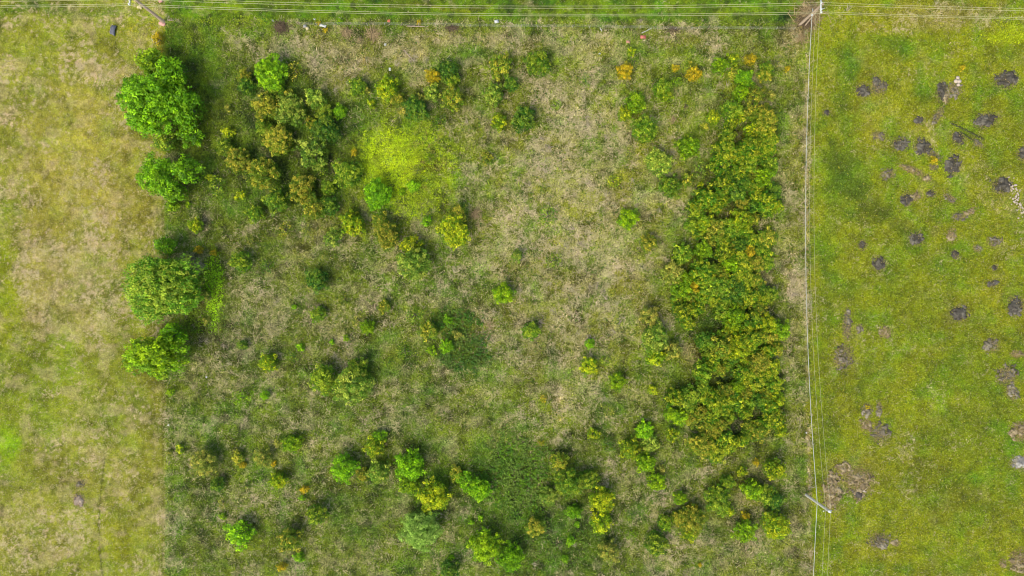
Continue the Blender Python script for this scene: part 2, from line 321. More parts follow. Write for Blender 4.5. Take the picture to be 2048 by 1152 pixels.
# ------------------------------------------------------------------ grass: uncountable blades and clumps
def blades(name, label, n_try, accept, lmin, lmax, wid, lift, bright=(.6, 1.5), strawlen=1.5, cat='grass', seed=0):
    r = np.random.default_rng(seed)
    x = r.uniform(-79, 79, n_try); y = r.uniform(-45, 45, n_try)
    px, py = x / PXM + 1024, 576 - y / PXM
    k = accept(px, py, r) & ~bare(px, py, r); x, y, px, py = x[k], y[k], px[k], py[k]
    col, m, St = turf(px, py)
    n = len(x); dry = r.random(n) < np.clip(.03 + .14 * St + .75 * m, 0, 1)
    ang = (fbm(x / 2.2, y / 2.2, 201, 2) * 14) + r.normal(0, .55, n); ang = np.where(dry, ang, r.uniform(0, 6.283, n))
    L = r.uniform(lmin, lmax, n) * np.where(dry, strawlen, 1); W = wid * r.uniform(.6, 1.3, n) * np.where(dry, .8, 1)
    up = lift * r.uniform(.3, 1.2, n) * np.where(dry, .6, 1)
    z = ground_z(x, y)
    dx, dy = np.cos(ang), np.sin(ang)
    a = np.stack([x - dy * W / 2, y + dx * W / 2, z - .02 + dry * .05], -1); b = np.stack([x + dy * W / 2, y - dx * W / 2, z - .02 + dry * .05], -1)
    c = np.stack([x + dx * L + dy * W * .25, y + dy * L - dx * W * .25, z + up], -1); d = np.stack([x + dx * L - dy * W * .25, y + dy * L + dx * W * .25, z + up], -1)
    V = np.stack([a, b, c, d], 1).reshape(-1, 3); Fq = np.arange(n * 4).reshape(-1, 4)
    sc_ = r.uniform(bright[0], bright[1], n)
    cc = col * sc_[:, None]
    sw = lin((206, 194, 144)) * AL * np.array([1, 1, .9]) * r.uniform(.65, 1.35, n)[:, None]
    mixd = np.where(dry, .65, 0)[:, None]
    cc = cc * (1 - mixd) + sw * mixd
    cc = np.clip(cc, .004, .7)
    o = mesh_obj(name, V, Fq, M_grass, attrs={'Col': np.repeat(cc, 4, 0)})
    return tag(o, label, cat, kind='stuff')
NB = 1.0
cen = lambda px, py: (px > 332) & (px < 1622) & (py > 40)
top = lambda px, py: (py < 42) & (px > 335) & (px < 1590)
lef = lambda px, py: px < 332
rig = lambda px, py: px > 1620
blades('meadow_grass', 'long tangled green and straw grass filling the rough middle field', int(950000 * NB), lambda a, b, r: cen(a, b), .22, .5, .10, .22, (.5, 1.9), seed=1)
blades('mown_grass', 'short yellowish mown grass of the left hand field', int(1300000 * NB), lambda a, b, r: lef(a, b), .10, .22, .08, .08, (.6, 1.6), 1.5, seed=2)
blades('lush_grass', 'short rich green grass in the strip along the top edge', int(900000 * NB), lambda a, b, r: top(a, b), .10, .22, .08, .10, (.6, 1.6), 1.2, seed=3)
blades('pasture_grass', 'yellow green clumpy grass of the right hand field with soil heaps', int(900000 * NB), lambda a, b, r: rig(a, b), .14, .32, .10, .13, (.55, 1.8), 1.2, seed=4)

def tussocks(name, label, n_try, acc, seed):
    r = np.random.default_rng(seed); x = r.uniform(-79, 79, n_try); y = r.uniform(-45, 45, n_try); px, py = x / PXM + 1024, 576 - y / PXM
    k = acc(px, py) & ~bare(px, py, r); x, y, px, py = x[k], y[k], px[k], py[k]
    _, m, St = turf(px, py); k = r.random(len(x)) < np.clip((St - .42) * 1.6, .015, 1) * (.15 + .85 * m) * sstep(.35, .65, fbm(x / 4, y / 4, seed + 40, 2)); x, y = x[k], y[k]; n = len(x); q = 13
    base = fbm(x / 3, y / 3, seed, 2) * 14; tone = r.random(n)
    X0 = np.repeat(x, q) + r.normal(0, .10, n * q); Y0 = np.repeat(y, q) + r.normal(0, .10, n * q); a = np.repeat(base, q) + r.normal(0, .5, n * q)
    L = r.uniform(.35, 1.15, n * q); wd = r.uniform(.012, .03, n * q); z = ground_z(X0, Y0) + .08; up = r.uniform(.05, .3, n * q); cx, sx = np.cos(a), np.sin(a); bend = r.normal(0, .12, n * q)
    def row(t, k_, zz): return (np.stack([X0 + cx * L * t - sx * (wd * k_ + bend * t * t), Y0 + sx * L * t + cx * (wd * k_ + bend * t * t), z + zz], -1),
                            np.stack([X0 + cx * L * t - sx * (-wd * k_ + bend * t * t), Y0 + sx * L * t + cx * (-wd * k_ + bend * t * t), z + zz], -1))
    a0, b0 = row(0, 1, 0); a1, b1 = row(.5, 1, up); a2, b2 = row(1, .4, up * .7)
    V = np.stack([a0, b0, b1, a1, b2, a2], 1).reshape(-1, 3); o_ = np.arange(n * q)[:, None] * 6
    Fq = np.concatenate([o_ + np.array([[0, 1, 2, 3]]), o_ + np.array([[3, 2, 4, 5]])])
    t_ = np.repeat(tone, q)[:, None]; c = (lin((188, 182, 126)) * (1 - t_) + lin((192, 174, 142)) * t_) * AL * r.uniform(.5, 1.5, n * q)[:, None]
    tag(mesh_obj(name, V, Fq, M_grass, attrs={'Col': np.repeat(c, 6, 0)}), label, 'dry grass', kind='stuff')
tussocks('dry_grass', 'long fallen straw coloured grass stems in the rough middle field', 60000, cen, 21)
tussocks('dry_grass', 'pale dead grass stems in the rough band at the top right', 26000, lambda a, b: rig(a, b) & (b < 66), 22)

def leaf_quads(P, Nrm, size, r, aspect=.55):
    """diamond leaves at P, lying across direction Nrm"""
    n = len(P); t = r.normal(size=(n, 3)); t -= (t * Nrm).sum(1)[:, None] * Nrm; t /= np.linalg.norm(t, axis=1)[:, None] + 1e-9
    b = np.cross(Nrm, t); s = size[:, None] if np.ndim(size) else size
    V = np.stack([P - t * s, P + b * s * aspect + Nrm * s * .15, P + t * s, P - b * s * aspect + Nrm * s * .15], 1).reshape(-1, 3)
    return V, np.arange(n * 4).reshape(-1, 4)
def upish(n, r, up=1.0):
    v = r.normal(size=(n, 3)); v[:, 2] = np.abs(v[:, 2]) + up; return v / np.linalg.norm(v, axis=1)[:, None]

def weed_patch(name, label, cat, cx, cy, rx, ry, dens, h, size, cols, seed, rag=.35, holes=0.0, extra=None):
    """a bed of broad-leaved plants nobody could count"""
    r = np.random.default_rng(seed)
    n = int(math.pi * rx * ry * PXM * PXM * dens * 1.8)
    px = cx + r.uniform(-1.4, 1.4, n) * rx; py = cy + r.uniform(-1.4, 1.4, n) * ry
    d = np.sqrt(((px - cx) / rx) ** 2 + ((py - cy) / ry) ** 2) + rag * 2 * (fbm(px / 14, py / 14, seed, 4, .6) - .5)
    keep = r.random(n) < (1 - sstep(.7, 1.12, d))
    if holes: keep &= (fbm(px / 9, py / 9, seed + 7, 3) + r.normal(0, .06, n)) > holes
    if extra is not None: keep &= extra(px, py, r)
    px, py, d = px[keep], py[keep], d[keep]; n = len(px)
    hl = h * (1 - .6 * sstep(.4, 1.05, d)) * (.55 + .7 * fbm(px / 5, py / 5, seed + 3, 2))
    x, y = gxy(px, py)
    gx = np.repeat(x, 5) + r.normal(0, .09, n * 5); gy = np.repeat(y, 5) + r.normal(0, .09, n * 5)
    gz = ground_z(gx, gy) + np.repeat(hl, 5) * r.uniform(.45, 1.0, n * 5)
    P = np.stack([gx, gy, gz], -1)
    V, Fq = leaf_quads(P, upish(n * 5, r, 1.2), size * r.uniform(.6, 1.3, n * 5), r)
    t_ = fbm(px / 22, py / 22, seed + 9, 3)[:, None]; t_ = sstep(.3, .7, t_)
    c = 1.5 * (alb(cols[0]) * (1 - t_) + alb(cols[1]) * t_)
    if len(cols) > 2:
        t3 = sstep(.55, .72, fbm(px / 12, py / 12, seed + 15, 3))[:, None]; c = c * (1 - t3) + 1.5 * alb(cols[2]) * t3
    c = np.repeat(c * r.uniform(.75, 1.3, n)[:, None], 5, 0) * r.uniform(.7, 1.35, n * 5)[:, None]
    o = mesh_obj(name, V, Fq, M_grass, attrs={'Col': np.repeat(np.clip(c, .004, .8), 4, 0)})
    return tag(o, label, cat, kind='stuff')
LIME, LIME2, OLV, STRAWY = (176, 196, 0), (150, 176, 20), (140, 146, 50), (150, 140, 84)
def lime_fade(px, py, r):      # brightest at the left, thin and weedy to the lower right
    q = sstep(640, 1180, (px - 0) + .9 * (py - 240) * sstep(300, 380, py))
    return r.random(len(px)) < 1 - .55 * q
weed_patch('lime_weeds', 'bright lime green bed of leafy weeds beside a round green bush', 'weeds', 786, 325, 68, 80, 44, .28, .075, [(206, 228, 0), (180, 212, 6), (160, 182, 40)], 301)
weed_patch('lime_weeds', 'duller yellow olive weeds on the right side of the lime bed', 'weeds', 856, 330, 66, 88, 30, .28, .075, [(172, 198, 12), (152, 174, 36), (142, 134, 74)], 302, holes=.30)
weed_patch('lime_weeds', 'small lime green weed bed below the large lime bed', 'weeds', 832, 420, 48, 22, 18, .5, .085, [(168, 196, 10), (150, 170, 30)], 303)
weed_patch('tall_weeds', 'bright green leafy weeds right of the big olive tree', 'weeds', 428, 580, 22, 86, 34, .25, .09, [(176, 226, 6), (150, 204, 14)], 304, rag=.25)
weed_patch('tall_weeds', 'mid green weeds under the edge of the big olive tree', 'weeds', 385, 640, 40, 34, 20, .6, .09, [(96, 136, 16), (124, 150, 40)], 305)
weed_patch('bramble_patch', 'dark green low bramble bed in the middle of the rough field', 'brambles', 928, 705, 52, 44, 26, .8, .13, [(66, 104, 40), (98, 122, 62), (84, 110, 34)], 306, rag=.5)
weed_patch('bramble_patch', 'dark green brambles around two small lime shrublets', 'brambles', 908, 645, 50, 30, 22, .8, .13, [(60, 104, 24), (88, 116, 44)], 307)
weed_patch('bramble_patch', 'wide dark green bramble bed near the bottom of the rough field', 'brambles', 1034, 945, 80, 84, 22, .7, .13, [(76, 118, 34), (104, 130, 58), (98, 136, 26)], 308, rag=.5)
weed_patch('bramble_patch', 'thin green brambles trailing under the bottom bushes', 'brambles', 1080, 1080, 150, 70, 7, .4, .085, [(84, 130, 36), (104, 136, 50)], 309, holes=.42)
weed_patch('nettles', 'green nettles at the foot of the leaning pole in the corner', 'nettles', 350, 75, 24, 34, 18, .5, .09, [(84, 124, 24), (110, 142, 40)], 310)
weed_patch('nettles', 'yellow green broad weeds along the strip below the top left wires', 'nettles', 470, 42, 95, 12, 20, .5, .09, [(146, 164, 40), (112, 144, 26)], 311)
weed_patch('yellow_flowers', 'yellow flowering weeds beside the corner pole', 'flowers', 290, 58, 46, 22, 8, .5, .075, [(196, 176, 30), (150, 158, 50)], 312, holes=.4)
weed_patch('pasture_weeds', 'lime yellow weeds at the top right corner of the pasture', 'weeds', 2022, 74, 56, 15, 18, .35, .08, [(186, 196, 14), (164, 184, 20)], 313)
weed_patch('pasture_weeds', 'yellow weeds among dry grass near the top right corner', 'weeds', 2010, 42, 26, 14, 12, .35, .08, [(176, 184, 30), (150, 170, 30)], 314)
# low leafy plants thinly scattered in the two side fields
def scatter_weeds(name, label, n, acc, cols, size, seed, h=.18):
    r = np.random.default_rng(seed); x = r.uniform(-78, 78, n); y = r.uniform(-44, 44, n); px, py = x / PXM + 1024, 576 - y / PXM
    k = acc(px, py) & (fbm(px / 20, py / 20, seed, 3) + r.normal(0, .08, n) > .5) & ~bare(px, py, r); x, y = x[k], y[k]; n = len(x)
    q = 4; gx = np.repeat(x, q) + r.normal(0, .07, n * q); gy = np.repeat(y, q) + r.normal(0, .07, n * q)
    P = np.stack([gx, gy, ground_z(gx, gy) + h * r.uniform(.4, 1, n * q)], -1)
    V, Fq = leaf_quads(P, upish(n * q, r, 1.5), size * r.uniform(.6, 1.3, n * q), r)
    ci = r.integers(0, len(cols), n); c = np.array([alb(k_) for k_ in cols])[ci]
    c = np.repeat(c, q, 0) * r.uniform(.75, 1.3, n * q)[:, None]
    tag(mesh_obj(name, V, Fq, M_grass, attrs={'Col': np.repeat(np.clip(c, .004, .8), 4, 0)}), label, 'weeds', kind='stuff')
scatter_weeds('low_weeds', 'small leafy weeds dotted through the right hand pasture', 26000, rig, [(150, 172, 40), (116, 150, 20), (92, 124, 24), (196, 196, 70)], .09, 401)
scatter_weeds('low_weeds', 'small leafy plants dotted through the rough middle field', 42000, cen, [(92, 130, 44), (118, 142, 60), (84, 118, 38), (136, 160, 50)], .10, 402, .3)
scatter_weeds('low_weeds', 'small leafy weeds in the rough band below the top left wires', 9000, lambda a, b: lef(a, b) & (b < 34), [(110, 140, 44), (90, 130, 30), (150, 160, 60)], .09, 403)

# ------------------------------------------------------------------ shrubs and trees
PAL = {   # leaf colours: mature leaf, young shoot, words for it
 'G': ((72, 118, 6), (120, 162, 8), 'bright green'),
 'N': ((80, 118, 6), (136, 162, 10), 'yellow green'),
 'D': ((42, 86, 20), (112, 134, 40), 'dark green'),
 'M': ((60, 100, 14), (140, 154, 44), 'olive green'),
 'Y': ((78, 114, 10), (168, 172, 26), 'yellow'),
 'O': ((70, 102, 18), (162, 152, 56), 'orange tipped'),
 'P': ((74, 110, 30), (154, 164, 74), 'pale olive'),
 'T': ((88, 108, 40), (168, 158, 82), 'tan'),
 'L': ((84, 132, 8), (132, 170, 14), 'lime green'),
 'W': ((98, 134, 56), (140, 168, 92), 'grey green'),
 'A': ((72, 118, 18), (142, 156, 56), 'olive'),
 'B': ((48, 98, 10), (156, 160, 38), 'yellow tipped green'),
 'F': ((122, 122, 20), (186, 156, 30), 'golden yellow'),
}
LEAFK = 2.4
MP = {k: leafy_mat('leaves_' + v[2].replace(' ', '_'), tuple(alb(v[0], LEAFK)), tuple(alb(v[1], LEAFK)), .25) for k, v in PAL.items()}
M_bark = simple_mat('bark', (104, 92, 78), .9, 8, .3, .6)

def tube(pts, rads, sides=5):
    pts = np.array(pts, float); n = len(pts); V = []; Fc = []
    for i in range(n):
        d = pts[min(i + 1, n - 1)] - pts[max(i - 1, 0)]; d /= np.linalg.norm(d) + 1e-9
        a = np.cross(d, (0, 0, 1) if abs(d[2]) < .9 else (1, 0, 0)); a /= np.linalg.norm(a); b = np.cross(d, a)
        for s in range(sides):
            q = 2 * math.pi * s / sides; V.append(pts[i] + rads[i] * (a * math.cos(q) + b * math.sin(q)))
    for i in range(n - 1):
        for s in range(sides):
            t2 = (s + 1) % sides; Fc.append((i * sides + s, i * sides + t2, (i + 1) * sides + t2, (i + 1) * sides + s))
    return np.array(V), np.array(Fc)
def join(parts):
    V, Fc, o = [], [], 0
    for v, f in parts: V.append(v); Fc.append(np.asarray(f) + o); o += len(v)
    return np.concatenate(V), np.concatenate(Fc)

def crown(R, Ht, seed, nl, clump_r, nleaf, lsize, style='bush', up=1.3):
    """foliage of one plant: lobes carrying leaf rosettes. Attribute Col = (share of young shoot colour, brightness, 0)"""
    r = np.random.default_rng(seed)
    lobes = [((0, 0, Ht * .60), R * .55, Ht * .40)]
    for i in range(nl):
        a = i * 2.39996 + r.uniform(-.5, .5); q = math.sqrt((i + .6) / nl)
        d = R * q * r.uniform(.60, .90); lr = R * r.uniform(.22, .36) * (1.25 - .5 * q)
        zz = Ht * (.66 - .30 * (d / R) ** 1.5) * r.uniform(.85, 1.12)
        if style == 'dome': d = R * q * r.uniform(.5, .78); lr = R * r.uniform(.30, .42)
        if style == 'spiky': d = R * q * r.uniform(.7, .95); lr = R * r.uniform(.13, .24)
        lobes.append(((d * math.cos(a), d * math.sin(a), zz), lr, min(lr * 1.1, Ht * .32)))
    P, T, B, NN = [], [], [], []
    for li, ((lx, ly, lz), lr, lh) in enumerate(lobes):
        nc = max(4, int(2.0 * lr * lr / (clump_r ** 2) * (1.0 if li else .8)))
        th = r.uniform(0, 6.283, nc); cz = r.uniform(-.15, 1, nc); rr = np.sqrt(1 - np.clip(cz, 0, 1) ** 2)
        k = r.uniform(.72, 1.12, nc)
        cx = lx + lr * rr * np.cos(th) * k; cy = ly + lr * rr * np.sin(th) * k; cz2 = lz + lh * cz * k
        lob_t = r.uniform(-.25, .25)
        tt = np.clip(r.beta(.9, 1.2, nc) + lob_t + .35 * (cz - .45), 0, 1) ; bb = r.uniform(.55, 1.35, nc)  # second leaf colour takes a larger share toward the top of each lobe
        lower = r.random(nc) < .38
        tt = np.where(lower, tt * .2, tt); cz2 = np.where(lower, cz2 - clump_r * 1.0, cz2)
        m = nleaf; n = nc * m
        ph = r.uniform(0, 6.283, n); rd = clump_r * np.sqrt(r.random(n)) * 1.05
        C0 = np.repeat(np.stack([cx, cy, cz2], -1), m, 0)
        off = np.stack([np.cos(ph) * rd, np.sin(ph) * rd, clump_r * (.55 * (1 - (rd / clump_r) ** 2) + r.normal(0, .22, n))], -1)
        P.append(C0 + off); nn = np.stack([np.cos(ph) * .5, np.sin(ph) * .5, np.full(n, up)], -1) + r.normal(0, .6, (n, 3))
        NN.append(nn / np.linalg.norm(nn, axis=1)[:, None])
        T.append(np.clip(np.repeat(tt, m) + r.normal(0, .14, n), 0, 1)); B.append(np.repeat(bb, m) * r.uniform(.78, 1.25, n))
    # skirt and filling leaves below
    n = int(1.6 * R * R / (clump_r ** 2) * nleaf * .4)
    a = r.uniform(0, 6.283, n); d = R * .75 * np.sqrt(r.random(n)); z = Ht * r.uniform(.18, .55, n) * (1.1 - .5 * d / R)
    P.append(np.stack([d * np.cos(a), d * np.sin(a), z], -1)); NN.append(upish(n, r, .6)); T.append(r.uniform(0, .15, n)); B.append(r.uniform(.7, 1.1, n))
    P = np.concatenate(P); NN = np.concatenate(NN); T = np.concatenate(T); B = np.concatenate(B)
    P[:, 2] = np.maximum(P[:, 2], .05)
    asp = .28 if style == 'willow' else .58
    V, Fq = leaf_quads(P, NN, lsize * r.uniform(.65, 1.3, len(P)), r, asp)
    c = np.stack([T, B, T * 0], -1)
    return V, Fq, np.repeat(c, 4, 0), lobes
def stems(R, Ht, lobes, seed, tr):
    r = np.random.default_rng(seed + 5); parts = []
    parts.append(tube([(0, 0, -.15), (r.normal(0, .03), r.normal(0, .03), Ht * .25), (r.normal(0, .06), r.normal(0, .06), Ht * .58)], [tr, tr * .75, tr * .35], 7))
    for (lx, ly, lz), lr, lh in lobes[1:]:
        z0 = Ht * r.uniform(.12, .35)
        parts.append(tube([(0, 0, z0), (lx * .45, ly * .45, z0 + (lz - z0) * .6), (lx, ly, lz + lh * .3)], [tr * .5, tr * .32, tr * .1], 5))
    return join(parts)

PROTO = {}
def proto(key, R, Ht, seed, **kw):
    V, Fq, c, lobes = crown(R, Ht, seed, **kw)
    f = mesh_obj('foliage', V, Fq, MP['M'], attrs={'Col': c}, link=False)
    sv, sf = stems(R, Ht, lobes, seed, .05 + .022 * R)
    s = mesh_obj('stems', sv, sf, M_bark, link=False, smooth=True)
    PROTO.setdefault(key, []).append((f, s, R, Ht))
for i in range(8): proto('small', .7, 1.0, 500 + i, nl=6, clump_r=.13, nleaf=10, lsize=.064)
for i in range(9): proto('mid', 1.35, 1.9, 520 + i, nl=11 + i % 3, clump_r=.17, nleaf=13, lsize=.075)
for i in range(8): proto('large', 2.0, 2.7, 540 + i, nl=15 + i % 4, clump_r=.185, nleaf=13, lsize=.08)
for i in range(5): proto('spiky', 1.5, 2.1, 560 + i, nl=15, clump_r=.18, nleaf=12, lsize=.085, style='spiky')
for i in range(3): proto('sparse', 1.2, 1.2, 580 + i, nl=6, clump_r=.22, nleaf=5, lsize=.07)

PLANTS = []     # (object, px, py, r, palette, size word, noun)
def put(px, py, r, pal, form=None, hk=1.0, label=None, noun='shrub', ax=1.0, group=None):
    """one shrub whose crown shows at photo pixel px, py with radius r pixels"""
    rm = r * PXM
    key = form or ('small' if rm < .95 else 'mid' if rm < 1.65 else 'large')
    lst = PROTO[key]; f, s, R, Ht = lst[random.randrange(len(lst))]
    if noun == 'shrub': noun = 'shrublet' if r < 12 else 'sapling' if form == 'spiky' else 'shrub'  # shrubs below a set crown radius get a noun of their own
    sc_ = rm * 1.36 / R; hz = Ht * sc_ * hk * random.uniform(.95, 1.2); hz = max(hz, .5)
    x, y = gxy(px, py, hz * .6)
    rz = random.uniform(0, 6.283)
    root = empty('shrub' if noun == 'shrub' else noun, x, y, float(ground_z(np.array([x]), np.array([y]))[0]), rz)
    c = f.copy(); COL.objects.link(c); c.parent = root; c.name = 'foliage'
    c.scale = (sc_ * ax * (1 - .6 * hz / H), sc_ / ax * (1 - .6 * hz / H), hz / Ht)
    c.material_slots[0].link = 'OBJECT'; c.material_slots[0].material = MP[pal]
    if rm > .62:
        q = s.copy(); COL.objects.link(q); q.parent = root; q.name = 'stems'; q.scale = c.scale
    if label: tag(root, label)
    root['category'] = noun.replace('_', ' ')
    PLANTS.append([root, px, py, r, pal, noun, label, key])
    return root

def big_tree(px, py, rx, ry, Ht, pal, label, seed, nl=16, lsize=.15, clump_r=.38, nleaf=16, style='bush', name='tree', cat='tree'):
    rx, ry = rx * 1.10, ry * 1.10; nl = int(nl * 1.4); R = (rx + ry) / 2 * PXM * (1 - .6 * Ht / H)
    x, y = gxy(px, py, Ht * .6)
    root = empty(name, x, y, 0); tag(root, label, cat)
    V, Fq, c, lobes = crown(R, Ht, seed, nl, clump_r, nleaf, lsize, style)
    V[:, 0] *= 2 * rx / (rx + ry); V[:, 1] *= 2 * ry / (rx + ry)
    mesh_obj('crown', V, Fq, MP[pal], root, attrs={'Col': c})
    sv, sf = stems(R, Ht, lobes, seed, .10 + .03 * R); sv[:, 0] *= 2 * rx / (rx + ry); sv[:, 1] *= 2 * ry / (rx + ry)
    mesh_obj('trunk', sv, sf, M_bark, root, smooth=True)
    return root

# --- the row of big trees on the left boundary
big_tree(302,205,70,68,8.5,'G','largest bright green tree, its wide crown just below the leaning corner pole',601,22)
big_tree(300,122,34,30,6.0,'N','smaller bright green tree forming the top point of the corner tree clump',602,12)
big_tree(362,208,40,44,7.0,'G','green tree joined to the right side of the largest corner tree',603,12)
big_tree(377,268,24,24,4.0,'G','small round green tree tucked at the lower right of the corner clump',604,9, lsize=.14)
big_tree(338,140,32,30,6.0,'G','green tree filling the upper right shoulder of the corner tree clump',616,11)
big_tree(262,180,24,30,5.0,'G','lower green crown on the left flank of the largest corner tree',617,9)
big_tree(325,283,26,20,3.6,'M','low dull green bush in the gap between the corner clump and the twin crowned tree',618,9, lsize=.12)
big_tree(310,352,40,46,7.0,'G','left crown of the twin crowned bright green tree below the corner clump',605,13)
big_tree(368,338,30,30,6.0,'G','right crown of the twin crowned bright green tree below the corner clump',606,10)
big_tree(342,382,30,22,5.0,'G','low green tree filling in under the twin crowned tree',607,9)
big_tree(328,491,23,20,4.5,'G','small bright green tree touching the top of the big olive tree',608,9, lsize=.14)
big_tree(324,575,76,64,8.5,'A','big rounded olive tree with tan tipped shoots on the left boundary',609,30, clump_r=.36, nleaf=13, lsize=.14, style='dome')
big_tree(306,713,66,48,7.5,'N','broad yellow green tree at the lower end of the left boundary row',610,20)
big_tree(340,672,28,26,5.5,'G','darker green tree behind the top of the lowest boundary tree',611,9)
big_tree(540,146,32,32,3.6,'L','dense round lime green bush at the top left of the rough field',612,18, lsize=.11, clump_r=.24, nleaf=16, style='dome', name='bush', cat='bush')
big_tree(752,388,26,28,3.6,'G','round vivid green bush at the lower left of the lime weed bed',613,16, lsize=.11, clump_r=.24, style='dome', name='bush', cat='bush')
big_tree(841,1060,44,42,4.6,'W','large feathery grey green willow bush near the bottom edge',614,26, lsize=.13, clump_r=.30, nleaf=20, style='willow', name='willow_bush', cat='bush')
big_tree(1565,662,22,20,3.6,'N','bright yellow green bush jutting from the thicket toward the fence',615,9, lsize=.11, clump_r=.28, name='bush', cat='bush')

# --- shrubs scattered through the rough field: (x, y, r, palette[, form])
SH = """
455 217 8 T;455 265 12 Y;450 295 16 M;478 320 24 O;487 152 14 O;493 172 16 D;420 355 8 Y;432 374 20 M sparse;590 140 18 O sparse;555 178 14 M;
530 214 24 O;580 220 27 P;578 190 12 O;630 195 20 P;650 227 17 M;679 223 13 L;652 262 24 D;620 243 10 O;555 280 27 O;525 255 15 M;
625 303 28 P spiky;524 345 30 O;605 370 22 O;692 346 25 M;640 341 14 M sparse;657 376 14 M;708 305 7 F;715 171 16 M;733 181 8 T;
774 175 21 Y;795 198 14 O;743 207 9 Y;896 138 19 D;905 160 13 M;865 152 13 F;863 184 15 P spiky;905 197 20 O;831 217 22 D;
808 225 10 T;840 195 8 T;877 243 15 M sparse;987 187 19 P;997 243 16 Y;940 257 9 O sparse;974 318 12 O;1000 133 22 O;1022 167 14 D;
826 372 12 L;803 384 7 N;853 443 10 L;860 316 12 N sparse;835 340 10 T sparse;508 425 16 M;480 393 11 Y;500 482 11 T sparse;
1077 128 23 M;1047 237 22 D;1112 210 11 N sparse;1172 160 12 M sparse;1263 103 8 Y;1270 121 10 M sparse;1250 142 15 F;1325 175 17 M;1333 191 12 Y;
1352 163 10 N sparse;1350 136 7 F;1389 147 14 F;1378 127 7 O;1272 205 20 N;1250 228 14 Y;1291 258 24 M;1230 257 8 N sparse;1318 322 24 P;
1378 292 21 N;1258 305 12 T sparse;1341 372 20 M;1374 359 12 O;1228 363 14 Y sparse;1401 370 6 Y;1085 378 9 O sparse;1427 235 13 Y;1410 253 8 O;1400 335 16 P sparse;
1097 430 20 A sparse;1105 520 17 M sparse;1034 511 11 P;1257 437 19 N;1298 486 16 O;1300 632 18 T;1312 676 25 P;1346 700 17 T;1312 716 18 Y;
1180 687 10 L;1177 733 17 Y;1235 763 16 N;1210 720 12 M sparse;1062 662 17 M;1007 588 19 N;1347 545 21 T;1366 508 19 M spiky;1407 500 17 N;
553 400 22 M;602 388 20 O;628 415 22 O;657 411 18 D;568 460 16 O sparse;612 460 11 T sparse;700 432 14 O;704 447 22 Y;665 475 17 P spiky;
762 444 16 O;773 473 23 O;916 427 19 O;907 465 29 Y;942 455 9 T sparse;820 492 20 Y;825 528 31 P;650 515 8 T sparse;480 522 20 M;533 532 14 D sparse;
632 560 21 D;627 572 9 T;768 613 13 O;688 598 12 O sparse;635 628 15 M;588 614 5 L;715 640 12 T sparse;734 655 14 N;692 677 6 N;663 685 5 L;
808 703 17 M sparse;777 725 11 M sparse;828 630 18 A sparse;856 662 18 O;915 670 10 T;897 641 9 L spiky;863 701 9 N;893 693 13 L spiky;601 695 8 L;586 712 13 M sparse;
535 727 17 Y;648 758 26 M;714 744 24 M;706 774 33 P;485 690 10 D;390 451 14 Y;397 500 8 F;427 505 6 F;405 925 24 T;360 898 9 Y;433 970 13 D;
445 1005 10 T sparse;445 1033 7 N;478 1070 24 L spiky;485 795 18 N sparse;475 915 12 O;485 930 7 F;340 785 8 N;338 905 6 T;530 790 9 L;525 916 16 T;547 927 6 F;
583 888 17 N;557 885 8 T;555 962 15 Y;608 980 8 F;604 996 6 L;632 1030 19 M;577 1080 22 O;597 1115 10 L;563 1135 9 F;687 936 24 G;748 896 18 Y;
758 874 13 L spiky;725 949 14 O;757 945 20 P;819 934 27 G;817 970 20 N;867 996 29 Y;912 949 14 O;935 965 19 L spiky;960 982 20 L;968 1095 29 N;
1021 1118 24 G;899 1140 18 D;903 1115 6 L;962 1037 6 L;943 1045 5 L;1186 868 11 Y;1290 862 17 L spiky;1303 888 16 P;1260 898 19 Y;1292 925 18 N;
1217 890 13 D sparse;1322 940 10 T;1315 965 17 N;1118 923 17 O;1136 966 26 M;1177 960 18 M;1098 993 17 P;1203 1000 23 Y;1203 1045 22 Y;1148 1025 14 G;
1154 1050 6 L;1142 1083 9 L;1131 1118 7 L;1070 1055 17 O;1218 1104 19 T;1263 1070 11 N sparse;1263 1030 9 D sparse;1313 1088 22 M;1360 997 13 N;
1390 1018 9 F;1330 1048 14 M;1358 1037 14 O;1385 1040 24 O;1380 1066 15 Y;1437 1000 24 M;1457 1021 11 Y;1456 965 14 M;1485 943 10 Y;1512 925 7 F;
1507 980 20 N;1528 990 18 M;1492 1033 9 F;1492 1063 20 N;1345 868 12 Y;1305 780 10 Y;1218 820 12 T sparse;1087 797 8 F sparse;1082 885 7 F sparse;
1550 940 20 Y;1552 1050 25 Y;1548 1003 18 D;1562 862 13 Y;313 75 11 F;320 100 7 F sparse;345 411 12 N;405 591 12 T;412 641 8 T;1400 1130 4 F;377 410 6 N;
1925 135 6 F;1868 321 8 F;1735 815 4 F;650 60 5 F;637 46 4 F;838 45 5 F;678 42 6 N;1557 122 9 O sparse;1533 138 14 M;1575 137 6 F
"""
for q in SH.replace('\n', '').split(';'):
    a = q.split()
    if len(a) >= 4: put(float(a[0]), float(a[1]), float(a[2]), a[3], a[4] if len(a) > 4 else None)

